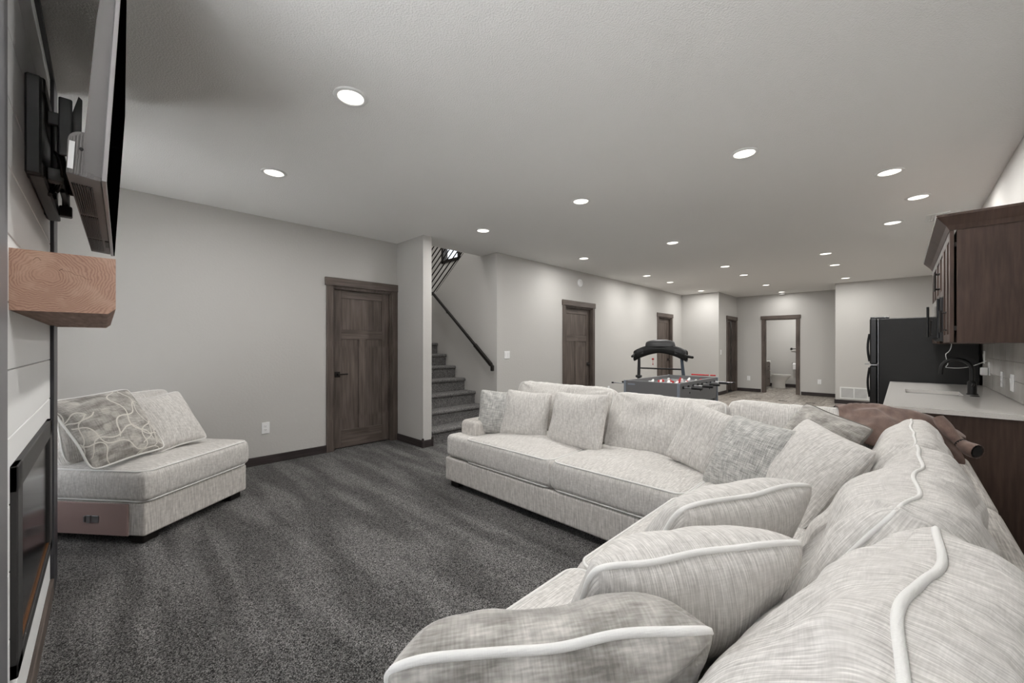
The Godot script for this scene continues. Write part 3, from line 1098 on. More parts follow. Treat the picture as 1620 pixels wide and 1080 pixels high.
func back_cushion(par: Node3D, at: Vector3, yaw: float, lean: float, w: float, h: float, t: float, sd: int, o := {}) -> MeshInstance3D:
	var oo := {"n": 56, "gusset": t * 0.35, "pinch": 0.055, "wrinkle": 0.008, "full": 2.3}
	oo.merge(o, true)
	var b := cushion(par, "back_cushion", w, h, t, M.linen, M.piping, sd, oo)
	b.transform = Transform3D(Basis(Vector3.UP, deg_to_rad(yaw)) * Basis(Vector3.RIGHT, -deg_to_rad(lean)) * Basis(Vector3.BACK, deg_to_rad(o.get("roll", 0.0))), at)
	return b

func build_sofa() -> void:
	var r := 0.03
	# far section with the left arm
	var far := thing("sofa_section", "pale linen sofa section with left arm, its back toward the foosball table", "sofa", Vector3(-1.96, 0, -2.77), 0.0, "sectional sofa")
	var o := Vector3(-1.96, 0, -2.77)
	var mb := MB.new()
	mb.rbox(Vector3(-3.065, 0.06, -3.32).lerp(Vector3(-0.87, 0.275, -2.24), 0.5) - o, Vector3(2.195, 0.215, 1.08), 0.02, 2, 0.15)
	part("base", mb, M.linen_plain, far)
	mb = MB.new()
	mb.rbox(Vector3(-1.93, 0.48, -3.22) - o, Vector3(2.12, 0.46, 0.19), 0.05, 3, 0.1)
	part("back_frame", mb, M.linen_plain, far)
	mb = MB.new()
	mb.rbox(Vector3(-2.885, 0.435, -2.835) - o, Vector3(0.24, 0.36, 0.94), 0.05, 3, 0.08)
	part("arm", mb, M.linen_plain, far)
	seat_cushion(far, Vector3(-2.285, 0.385, -2.65) - o, Vector3(0.97, 0.215, 0.84), 101, [[Vector3(-2.88, 0.385, -2.32) - o, Vector3(0.33, 0.205, 0.18)]])
	seat_cushion(far, Vector3(-1.325, 0.385, -2.65) - o, Vector3(0.945, 0.215, 0.84), 102)
	back_cushion(far, Vector3(-2.33, 0.70, -3.05) - o, 0, 20, 1.18, 0.50, 0.24, 201)
	back_cushion(far, Vector3(-1.31, 0.68, -3.0) - o, 0, 24, 0.92, 0.50, 0.24, 202)
	for f in [Vector3(-2.98, 0, -2.33), Vector3(-2.98, 0, -3.2), Vector3(-0.95, 0, -2.33), Vector3(-0.95, 0, -3.2)]:
		foot(far, f - o)
	# corner section
	var cor := thing("sofa_section", "corner section of the pale linen sofa under the brown jacket", "sofa", Vector3(-0.3, 0, -2.77), 0.0, "sectional sofa")
	o = Vector3(-0.3, 0, -2.77)
	mb = MB.new()
	mb.rbox(Vector3(-0.295, 0.167, -2.78) - o, Vector3(1.13, 0.215, 1.08), 0.02, 2, 0.15)
	part("base", mb, M.linen_plain, cor)
	mb = MB.new()
	mb.rbox(Vector3(-0.295, 0.48, -3.22) - o, Vector3(1.12, 0.46, 0.19), 0.05, 3, 0.1)
	mb.rbox(Vector3(0.18, 0.48, -2.83) - o, Vector3(0.18, 0.46, 0.96), 0.05, 3, 0.1)
	part("back_frame", mb, M.linen_plain, cor)
	seat_cushion(cor, Vector3(-0.40, 0.385, -2.62) - o, Vector3(0.92, 0.215, 0.80), 103)
	back_cushion(cor, Vector3(-0.46, 0.69, -3.06) - o, 0, 18, 0.86, 0.50, 0.22, 203)
	back_cushion(cor, Vector3(0.0, 0.70, -2.62) - o, -90, 22, 0.80, 0.48, 0.26, 204, {"front_welt": true})
	for f in [Vector3(0.2, 0, -3.2)]:
		foot(cor, f - o)
	# near section
	var near := thing("sofa_section", "nearest pale linen sofa section running along the right edge of the picture", "sofa", Vector3(-0.3, 0, -1.2), 0.0, "sectional sofa")
	o = Vector3(-0.3, 0, -1.2)
	mb = MB.new()
	mb.rbox(Vector3(-0.30, 0.167, -1.09) - o, Vector3(1.14, 0.215, 2.24), 0.02, 2, 0.15)
	part("base", mb, M.linen_plain, near)
	mb = MB.new()
	mb.rbox(Vector3(0.18, 0.48, -1.16) - o, Vector3(0.18, 0.46, 2.36), 0.05, 3, 0.1)
	part("back_frame", mb, M.linen_plain, near)
	seat_cushion(near, Vector3(-0.43, 0.385, -1.73) - o, Vector3(0.92, 0.215, 0.96), 104)
	seat_cushion(near, Vector3(-0.43, 0.385, -0.76) - o, Vector3(0.92, 0.215, 0.97), 105)
	mb = MB.new()
	mb.rbox(Vector3(-0.36, 0.36, -0.11) - o, Vector3(1.0, 0.5, 0.26), 0.05, 3, 0.1)
	part("arm", mb, M.linen_plain, near)
	back_cushion(near, Vector3(-0.040, 0.70, -1.66) - o, -93, 32, 0.92, 0.53, 0.29, 205, {"n": 72, "wrinkle": 0.013, "front_welt": true, "gusset": 0.13})
	back_cushion(near, Vector3(-0.070, 0.695, -0.74) - o, -96, 35, 0.96, 0.55, 0.32, 206, {"n": 84, "wrinkle": 0.012, "pipe": 0.007, "front_welt": true, "gusset": 0.17})
	for f in [Vector3(-0.8, 0, -2.1), Vector3(-0.8, 0, -0.1), Vector3(0.2, 0, -0.1)]:
		foot(near, f - o)

func build_chair() -> void:
	var t := thing("armless_chair", "pale armless sofa chair with bare wood side, in the corner by the left wall", "chair", Vector3(-4.207, 0, -0.223), deg_to_rad(128.5))
	var w := 0.88
	var mb := MB.new()
	mb.rbox(Vector3(0, 0.167, 0.02), Vector3(w, 0.22, 0.94), 0.015, 2, 0.15)
	part("base", mb, M.linen_plain, t)
	# the side that hooks on to the next section is bare board
	mb = MB.new()
	mb.box(Vector3(-w / 2 - 0.004, 0.165, -0.06), Vector3(0.012, 0.21, 0.88), 0.003)
	var side := part("side_board", mb, M.raw_board, t, "bare brown board where the sections join")
	mb = MB.new()
	mb.box(Vector3(-w / 2 - 0.012, 0.165, 0.145), Vector3(0.006, 0.045, 0.05), 0.001)
	mb.box(Vector3(-w / 2 - 0.016, 0.165, 0.10), Vector3(0.008, 0.05, 0.03), 0.001)
	mb.box(Vector3(-w / 2 - 0.014, 0.165, 0.072), Vector3(0.014, 0.04, 0.012), 0.001)
	part("connector", mb, M.steel, side, "metal connector bracket")
	seat_cushion(t, Vector3(0.0, 0.385, 0.04), Vector3(w + 0.02, 0.215, 0.94), 111)
	mb = MB.new()
	mb.rbox(Vector3(0, 0.47, -0.40), Vector3(w, 0.42, 0.16), 0.045, 3, 0.1)
	part("back_frame", mb, M.linen_plain, t)
	back_cushion(t, Vector3(0.0, 0.70, -0.22), 0, 18, 0.86, 0.48, 0.2, 211)
	for f in [Vector3(-0.36, 0, 0.41), Vector3(0.36, 0, 0.41), Vector3(-0.36, 0, -0.38), Vector3(0.36, 0, -0.38)]:
		foot(t, f)

func pillow(label: String, at: Vector3, yaw: float, lean: float, roll: float, w: float, h: float, t: float, m: String, sd: int, o := {}) -> void:
	var p := thing("throw_pillow", label, "pillow", at, 0.0, o.get("group", "throw pillows on the sofa"))
	p.transform.basis = Basis(Vector3.UP, deg_to_rad(yaw)) * Basis(Vector3.RIGHT, -deg_to_rad(lean)) * Basis(Vector3.BACK, deg_to_rad(roll))
	cushion(p, "cover", w, h, t, M[m], M[o.get("welt", "piping")] if o.get("piped", true) else null, sd, o)

func build_pillows() -> void:
	# far section, left to right
	pillow("small grey crosshatch pillow against the sofa arm, leftmost on the far section", Vector3(-2.70, 0.68, -2.60), 38, 14, -4, 0.43, 0.44, 0.16, "hatch", 301, {"piped": false})
	pillow("pale linen pillow second from the sofa arm, beside the small crosshatch one", Vector3(-2.44, 0.685, -2.68), 20, 18, -3, 0.48, 0.46, 0.18, "linen", 302, {"piped": false})
	pillow("large square pale linen pillow in the middle of the far sofa section", Vector3(-1.92, 0.69, -2.74), 4, 20, 1, 0.55, 0.50, 0.19, "linen", 303, {"piped": false})
	pillow("pale linen pillow tucked behind the big crosshatch pillow on the far section", Vector3(-0.93, 0.69, -2.78), -8, 24, -14, 0.42, 0.46, 0.16, "linen", 304, {"piped": false})
	pillow("big grey crosshatch pillow leaning in the inner corner of the sofa", Vector3(-0.62, 0.67, -2.55), -30, 30, -3, 0.48, 0.50, 0.20, "hatch", 305, {"piped": false})
	pillow("pale linen pillow right of the big crosshatch pillow in the corner", Vector3(-0.34, 0.70, -2.42), -48, 36, -8, 0.52, 0.50, 0.18, "linen", 306, {"piped": false})
	pillow("grey chenille pillow with dark piping half hidden in the corner under the jacket", Vector3(-0.36, 0.75, -2.80), -34, 34, -12, 0.46, 0.46, 0.14, "chenille", 307, {"welt": "chenille_welt"})
	# near section, far to near
	pillow("piped pale linen pillow on the near section, farthest of its three from the camera", Vector3(-0.44, 0.672, -1.44), -115, 36, -2, 0.57, 0.48, 0.25, "linen", 308, {"pipe": 0.0075, "n": 56, "pinch": 0.07})
	pillow("piped pale linen pillow on the near section, between the grey one and the corner", Vector3(-0.412, 0.675, -0.993), -122.4, 36, -2, 0.55, 0.48, 0.26, "linen", 309, {"pipe": 0.0075, "n": 64, "pinch": 0.07})
	pillow("grey chenille pillow closest to the camera at the bottom edge of the picture", Vector3(-0.475, 0.655, -0.585), -127, 36, -5, 0.56, 0.48, 0.24, "chenille", 310, {"pipe": 0.0075, "n": 72, "wrinkle": 0.011, "pinch": 0.07})
	# on the chair
	var b := Transform3D(Basis(Vector3.UP, deg_to_rad(128.5)), Vector3(-4.207, 0, -0.223))
	pillow("patterned grey pillow with cream branches on the armless chair", b * Vector3(-0.335, 0.755, 0.12), 128.5 - 6, 34, 5, 0.49, 0.56, 0.18, "branch", 311, {"group": "pillows on the armless chair", "pipe": 0.008, "uv": true})
	pillow("plain pale pillow beside the patterned one on the armless chair", b * Vector3(0.045, 0.72, 0.13), 128.5 - 12, 36, 6, 0.44, 0.50, 0.18, "linen", 312, {"group": "pillows on the armless chair", "pipe": 0.007})
	# jacket thrown over the sofa corner
	var j := thing("jacket", "brown jacket thrown over the corner of the sofa back", "jacket", Vector3(0.0, 0.9, -2.95))
	var nz := noise3(55, 6.0)
	var nf := noise3(56, 14.0)
	var mb := MB.new()
	for side in 2:
		var pts := PackedVector3Array()
		var nu := 60
		var nv := 34
		for jv in nv:
			for iu in nu:
				var u := iu / float(nu - 1)
				var v := jv / float(nv - 1)
				var x := -0.27 + 0.50 * u
				var z := -0.34 + (0.40 - 0.34 * maxf(0.0, u - 0.5)) * v + 0.02 * u
				var y := 0.055 - 0.20 * pow(absf(v - 0.42), 2.0) * 2.6 - 0.10 * pow(maxf(0.0, u - 0.55), 2.0) * 6.0 - 0.18 * pow(maxf(0.0, 0.2 - u), 2.0)
				var ridge := sin((v * 1.2 + u * 0.5 + nz.get_noise_2d(u * 0.25, v * 0.25) * 0.5) * 11.0)
				y += ridge * 0.007 + nz.get_noise_2d(u * 0.25, v * 0.4) * 0.022
				pts.append(Vector3(x + nz.get_noise_2d(v * 0.5, u * 0.1 + 5.0) * 0.03, y - 0.006 * side, z + nz.get_noise_2d(u * 0.5, v * 0.1 + 8.0) * 0.03))
		mb.sheet(pts, nu, nv, side == 0)
	part("body", mb, M.jacket, j)
	mb = MB.new()
	var path := []
	var rad := []
	for k in 15:
		var t := k / 14.0
		path.append(Vector3(0.14 + 0.125 * t, 0.035 - 0.10 * t - 0.05 * sin(t * 2.4), -0.10 + 0.12 * t))
		rad.append(0.023 + 0.005 * sin(t * 9.0) + 0.009 * t)
	mb.tube(path, rad, 14, false, false)
	part("sleeve", mb, M.jacket, j)
	mb = MB.new()
	var inner := []
	for k in range(8, 15):
		inner.append(path[k])
	mb.tube(inner, 0.025, 12, false, true)
	part("cuff_lining", mb, M.jacket_lining, j, "dark inside of the sleeve")


# ---------------------------------------------------------------- kitchen
func cabinet_door(par: Node3D, z0: float, z1: float, y0: float, y1: float, x: float, handle_z: float, handle_y: float, hlen := 0.16) -> void:
	# shaker door facing -x: frame pieces round a recessed panel
	var d := MB.new()
	var f := 0.058
	var t := 0.02
	d.span(Vector3(x - 0.012, y0 + f, z0 + f), Vector3(x - 0.002, y1 - f, z1 - f))
	d.span(Vector3(x - t, y0, z0), Vector3(x, y1, z0 + f), 0.002)
	d.span(Vector3(x - t, y0, z1 - f), Vector3(x, y1, z1), 0.002)
	d.span(Vector3(x - t, y0, z0 + f), Vector3(x, y0 + f, z1 - f), 0.002)
	d.span(Vector3(x - t, y1 - f, z0 + f), Vector3(x, y1, z1 - f), 0.002)
	var dd := part("cabinet_door", d, M.cabinet, par)
	d = MB.new()
	d.tube([Vector3(x - t - 0.03, handle_y - hlen / 2, handle_z), Vector3(x - t - 0.03, handle_y + hlen / 2, handle_z)], 0.006, 8)
	for s in [-0.4, 0.4]:
		d.tube([Vector3(x - t, handle_y + hlen * s, handle_z), Vector3(x - t - 0.03, handle_y + hlen * s, handle_z)], 0.005, 8)
	part("bar_handle", d, M.bronze, dd)

func build_kitchen() -> void:
	var mb := MB.new()
	# base cabinets
	var spots := [[-4.45, -3.665, "base cabinet with plain end panel, nearest the sofa"], [-5.25, -4.455, "base cabinet below the sink"], [-6.08, -5.255, "base cabinet beside the black fridge"]]
	for s in spots:
		var c := thing("base_cabinet", s[2], "cabinet", Vector3(0.27, 0, (s[0] + s[1]) * 0.5), 0.0, "kitchen base cabinets")
		var o := Vector3(0.27, 0, (s[0] + s[1]) * 0.5)
		mb = MB.new()
		mb.span(Vector3(-0.045, 0.1, s[0]) - o, Vector3(0.598, 0.70, s[1]) - o, 0.002)
		mb.span(Vector3(-0.045, 0.70, s[0]) - o, Vector3(-0.005, 0.885, s[1]) - o, 0.002)
		mb.span(Vector3(0.56, 0.70, s[0]) - o, Vector3(0.598, 0.885, s[1]) - o, 0.002)
		mb.span(Vector3(-0.005, 0.70, s[0]) - o, Vector3(0.56, 0.885, s[0] + 0.02) - o, 0.002)
		mb.span(Vector3(-0.005, 0.70, s[1] - 0.02) - o, Vector3(0.56, 0.885, s[1]) - o, 0.002)
		mb.span(Vector3(0.02, 0.0, s[0]) - o, Vector3(0.598, 0.1, s[1]) - o)
		part("body", mb, M.cabinet, c)
		if s[1] > -3.7:
			mb = MB.new()
			mb.span(Vector3(-0.047, 0.1, s[1]) - o, Vector3(0.598, 0.885, s[1] + 0.006) - o, 0.001)
			part("end_panel", mb, M.cabinet, c)
		var mid: float = (s[0] + s[1]) * 0.5
		cabinet_door(c, s[0] + 0.004 - o.z, mid - 0.002 - o.z, 0.11, 0.70, -0.047 - o.x, mid - 0.04 - o.z, 0.6)
		cabinet_door(c, mid + 0.002 - o.z, s[1] - 0.004 - o.z, 0.11, 0.70, -0.047 - o.x, mid + 0.04 - o.z, 0.6)
		mb = MB.new()
		mb.span(Vector3(-0.067, 0.71, s[0] + 0.004) - o, Vector3(-0.047, 0.875, s[1] - 0.004) - o, 0.002)
		var dr := part("drawer", mb, M.cabinet, c)
		mb = MB.new()
		mb.tube([Vector3(-0.097, 0.79, mid - 0.08) - o, Vector3(-0.097, 0.79, mid + 0.08) - o], 0.006, 8)
		for q in [-0.06, 0.06]:
			mb.tube([Vector3(-0.067, 0.79, mid + q) - o, Vector3(-0.097, 0.79, mid + q) - o], 0.005, 8)
		part("bar_handle", mb, M.bronze, dr)
	# worktop with the sink cut out of it
	var hole := [0.03, 0.36, -5.15, -4.74]
	mb = MB.new()
	var y0 := 0.885
	var y1 := 0.915
	mb.span(Vector3(-0.085, y0, -6.13), Vector3(hole[0], y1, -3.64), 0.0)
	mb.span(Vector3(hole[1], y0, -6.13), Vector3(0.6, y1, -3.64), 0.0)
	mb.span(Vector3(hole[0], y0, hole[3]), Vector3(hole[1], y1, -3.64), 0.0)
	mb.span(Vector3(hole[0], y0, -6.13), Vector3(hole[1], y1, hole[2]), 0.0)
	var top := part("worktop", mb, M.quartz, self)
	tag(top, "pale glossy stone worktop with undermount sink", "countertop")
	var sk := thing("sink", "undermount sink below the pale worktop", "sink", Vector3(0.195, 0.885, -4.945))
	mb = MB.new()
	var hx := 0.165
	var hz := 0.205
	mb.span(Vector3(-hx - 0.012, -0.18, -hz - 0.012), Vector3(-hx, 0, hz + 0.012))
	mb.span(Vector3(hx, -0.18, -hz - 0.012), Vector3(hx + 0.012, 0, hz + 0.012))
	mb.span(Vector3(-hx, -0.18, -hz - 0.012), Vector3(hx, 0, -hz))
	mb.span(Vector3(-hx, -0.18, hz), Vector3(hx, 0, hz + 0.012))
	mb.span(Vector3(-hx, -0.184, -hz), Vector3(hx, -0.17, hz))
	part("basin", mb, M.sink, sk)
	mb = MB.new()
	mb.lathe(Vector3(0, -0.17, 0), [Vector2(0.045, 0.0), Vector2(0.045, 0.004), Vector2(0.03, 0.004), Vector2(0.028, 0.001), Vector2(0, 0.001)], 24)
	part("drain", mb, M.chrome, sk)
	# faucet
	var fc := thing("faucet", "black gooseneck faucet standing behind the sink", "faucet", Vector3(0.415, 0.915, -4.92))
	mb = MB.new()
	mb.lathe(Vector3.ZERO, [Vector2(0.0, 0.0), Vector2(0.034, 0.0), Vector2(0.034, 0.006), Vector2(0.027, 0.012), Vector2(0.027, 0.10), Vector2(0.02, 0.11), Vector2(0.0, 0.11)], 24)
	part("body", mb, M.black_metal, fc)
	var path := [Vector3(0, 0.1, 0), Vector3(0, 0.17, 0)]
	for k in 13:
		var a := PI * k / 12.0
		path.append(Vector3(-0.085 + cos(a) * 0.085, 0.20 + sin(a) * 0.085, 0))
	path.append(Vector3(-0.172, 0.155, 0))
	mb = MB.new()
	mb.tube(path, 0.0145, 14)
	part("spout", mb, M.black_metal, fc)
	mb = MB.new()
	mb.tube([Vector3(0, 0.07, 0.02), Vector3(0, 0.075, 0.05), Vector3(0.0, 0.10, 0.11)], 0.008, 10)
	part("lever", mb, M.black_metal, fc)
	mb = MB.new()
	mb.lathe(Vector3(0.0, 0, 0.16), [Vector2(0, 0.0), Vector2(0.026, 0.0), Vector2(0.026, 0.004), Vector2(0.012, 0.008), Vector2(0.0, 0.008)], 20)
	part("side_cap", mb, M.black_metal, fc)
	# backsplash tiles
	mb = MB.new()
	mb.span(Vector3(0.593, 0.916, -6.13), Vector3(0.599, 1.329, -3.64))
	var sp := part("backsplash", mb, M.grout, self)
	tag(sp, "glossy grey tile backsplash between worktop and wall cabinets", "backsplash")
	for row in 3:
		for k in 5:
			var z1 := -3.645 - k * 0.61 + (0.3 if row % 2 else 0.0)
			var z0 := z1 - 0.605
			z1 = minf(z1, -3.642)
			z0 = maxf(z0, -6.128)
			if z1 - z0 < 0.03:
				continue
			mb = MB.new()
			mb.span(Vector3(0.586, 0.918 + row * 0.14, z0), Vector3(0.5945, 0.918 + row * 0.14 + 0.137, z1), 0.0015)
			part("tile", mb, M.tile, sp)
	# wall cabinets: a tall pair, a short one over the microwave, a tall single
	var xs := 0.272
	var ups := [[-4.62, -4.03, 1.33, 2.10, "tall wall cabinet with the plain brown end panel nearest the sofa", 2], [-5.385, -4.625, 1.70, 2.10, "short wall cabinet above the microwave", 2], [-6.1, -5.39, 1.33, 2.10, "tall wall cabinet next to the fridge", 2]]
	var last_cabinet: Node3D
	for u in ups:
		var o := Vector3(0.436, u[2], (u[0] + u[1]) * 0.5)
		var c := thing("wall_cabinet", u[4], "cabinet", o, 0.0, "kitchen wall cabinets")
		last_cabinet = c
		mb = MB.new()
		mb.span(Vector3(xs, u[2], u[0]) - o, Vector3(0.598, u[3], u[1]) - o, 0.0015)
		part("body", mb, M.cabinet, c)
		var mid: float = (u[0] + u[1]) * 0.5
		var hy: float = u[2] + 0.16 - o.y
		cabinet_door(c, u[0] + 0.003 - o.z, mid - 0.0015 - o.z, u[2] - o.y + 0.004, u[3] - o.y - 0.004, xs - 0.012 - o.x, mid - 0.035 - o.z, hy)
		cabinet_door(c, mid + 0.0015 - o.z, u[1] - 0.003 - o.z, u[2] - o.y + 0.004, u[3] - o.y - 0.004, xs - 0.012 - o.x, mid + 0.035 - o.z, hy)
		for y in [u[2] + 0.1, u[3] - 0.1]:
			mb = MB.new()
			mb.box(Vector3(xs - 0.006, y, u[1] - 0.012) - o, Vector3(0.012, 0.03, 0.008), 0.001)
			part("hinge", mb, M.bronze, c)
	# crown moulding over the whole run
	var cr := thing("crown_moulding", "dark crown moulding along the top of the wall cabinets", "moulding", Vector3(0.272, 2.095, -5.06))
	mb = MB.new()
	var prof := [Vector2(0, 0), Vector2(-0.012, 0.0), Vector2(-0.028, 0.03), Vector2(-0.075, 0.085), Vector2(-0.078, 0.1), Vector2(0, 0.1)]
	# sweep along the front then mitre round the near end
	var cols := []
	for p in prof:
		cols.append([Vector3(-0.022 + p.x, p.y, -1.04), Vector3(-0.022 + p.x, p.y, 1.03 - p.x), Vector3(0.328, p.y, 1.03 - p.x)])
	for i in prof.size() - 1:
		for k in 2:
			var q := [cols[i][k], cols[i][k + 1], cols[i + 1][k + 1], cols[i + 1][k]]
			mb.out(q, Vector3(0.2, 0.0, 0.0) if k == 0 else Vector3(0.2, 0.0, 0.0))
	part("crown", mb, M.cabinet, cr)
	# microwave
	var mw := thing("microwave", "black microwave hanging below the short wall cabinet", "microwave", Vector3(0.41, 1.35, -5.005))
	mb = MB.new()
	mb.span(Vector3(-0.19, 0, -0.375), Vector3(0.19, 0.345, 0.375), 0.004)
	part("body", mb, M.fridge_door, mw)
	mb = MB.new()
	mb.span(Vector3(-0.205, 0.02, -0.22), Vector3(-0.19, 0.335, 0.37), 0.004)
	part("door", mb, M.fire_glass, mw)
	mb = MB.new()
	mb.tube([Vector3(-0.235, 0.04, -0.18), Vector3(-0.235, 0.31, -0.18)], 0.009, 10)
	part("handle", mb, M.fridge_door, mw)
	# fridge
	var fr := thing("refrigerator", "tall black refrigerator at the end of the worktop", "refrigerator", Vector3(0.17, 0, -6.53))
	mb = MB.new()
	mb.span(Vector3(-0.35, 0.03, -0.375), Vector3(0.40, 1.62, 0.375), 0.008)
	part("body", mb, M.fridge_side, fr)
	mb = MB.new()
	mb.span(Vector3(-0.425, 1.10, -0.375), Vector3(-0.36, 1.625, 0.375), 0.012)
	part("freezer_door", mb, M.fridge_door, fr)
	mb = MB.new()
	mb.span(Vector3(-0.425, 0.08, -0.375), Vector3(-0.36, 1.085, 0.375), 0.012)
	part("fridge_door", mb, M.fridge_door, fr)
	for s in [[1.13, 1.45, 0.035], [0.72, 1.06, 0.035]]:
		path = []
		for k in 9:
			var q := k / 8.0
			path.append(Vector3(-0.428 - 0.016 * sin(q * PI), lerpf(s[0], s[1], q), 0.325))
		mb = MB.new()
		mb.tube(path, 0.011, 8)
		part("handle", mb, M.fridge_door, fr)
	mb = MB.new()
	mb.box(Vector3(-0.39, 1.093, 0.368), Vector3(0.06, 0.014, 0.03), 0.002)
	mb.box(Vector3(-0.45, 1.10, 0.33), Vector3(0.04, 0.012, 0.02), 0.002)
	part("hinge", mb, M.steel, fr, "bright steel middle hinge")
	mb = MB.new()
	mb.box(Vector3(-0.34, 1.63, 0.33), Vector3(0.16, 0.02, 0.07), 0.004)
	part("hinge_cover", mb, M.fridge_door, fr)
	mb = MB.new()
	mb.span(Vector3(-0.355, 0.1, 0.368), Vector3(-0.351, 1.61, 0.377))
	part("door_gasket", mb, M.steel, fr, "pale gasket line")
	# cord hanging below the wall cabinets
	path = []
	for k in 21:
		var q := k / 20.0
		path.append(Vector3(0.30 + 0.012 * sin(q * 9.0) - 0.03 * q, -0.24 * q + 0.01 * sin(q * 14.0), 0.02 * sin(q * 6.0)))
	for k in 10:
		var q := k / 9.0
		path.append(Vector3(0.27 + 0.27 * q, -0.24 - 0.03 * sin(q * PI) + 0.06 * q, 0.02 - 0.25 * q))
	mb = MB.new()
	mb.tube(path, 0.003, 6)
	var cd := part("dangling_cord", mb, M.white_plastic, last_cabinet, "thin white cord")
	cd.position = Vector3(0.03, 1.35, -5.5) - last_cabinet.position


# ---------------------------------------------------------------- recessed lights
func build_lights() -> void:
	var rows := {"left": -3.70, "middle": -2.26, "right": -0.83}
	var zs := {"left": [-0.98, -3.28, -5.47, -7.72, -8.87, -10.8], "middle": [-0.99, -3.29, -5.5, -7.8, -9.0, -10.85, -12.53], "right": [-3.32, -7.8, -9.0, -10.9]}
	var ord := ["nearest", "second", "third", "fourth", "fifth", "sixth", "farthest"]
	var spots := []
	for r in rows:
		for i in zs[r].size():
			spots.append([Vector3(rows[r], CEIL, zs[r][i]), "round recessed ceiling light, %s in the %s row from the camera" % [ord[i], r]])
	for k in 3:
		spots.append([Vector3([-0.066, 0.12, -0.067][k], CEIL, [-4.51, -5.46, -6.39][k]), "round recessed ceiling light over the kitchen, %s from the camera" % ["nearest", "second", "third"][k]])
	spots.append([Vector3(-0.83, CEIL, -0.98), "round recessed ceiling light above the near sofa section, over the picture edge"])
	spots.append([Vector3(-2.3, 2.6, -14.2), "round recessed ceiling light inside the far bathroom"])
	spots.append([Vector3(-5.7, 5.4, -3.55), "round recessed ceiling light over the stairwell upstairs"])
	spots.append([Vector3(-4.9, 2.6, -12.4), "round recessed ceiling light inside the side room"])
	var ring := MB.new()
	ring.lathe(Vector3.ZERO, [Vector2(0.070, 0.0), Vector2(0.070, -0.006), Vector2(0.074, -0.009), Vector2(0.090, -0.007), Vector2(0.094, -0.002), Vector2(0.094, 0.0)], 40)
	var rm := ring.done()
	var lens := MB.new()
	lens.lathe(Vector3.ZERO, [Vector2(0.070, -0.003), Vector2(0.05, -0.0045), Vector2(0.0, -0.005)], 32)
	var lm := lens.done()
	for s in spots:
		var t := thing("recessed_light", s[1], "ceiling light", s[0], 0.0, "recessed ceiling lights")
		share("trim_ring", rm, M.white_metal, t, Vector3.ZERO)
		share("light_lens", lm, M.lens, t, Vector3.ZERO)
		var l := AreaLight3D.new()
		l.name = "lamp"
		l.area_size = Vector2(0.12, 0.12)
		l.light_color = Color(1.0, 0.995, 0.985)
		l.light_energy = 5.0 if s[0].y > 3.0 else 0.7 if s[0].z < -12.2 and s[0].z > -13.0 and s[0].x > -4.0 else 2.6 if s[0].z < -13.0 else 1.45
		l.area_normalize_energy = true
		l.shadow_enabled = true
		l.set("area_range", 14.0)
		l.position = Vector3(0, -0.011, 0)
		l.rotation.x = -PI / 2
		t.add_child(l, true)


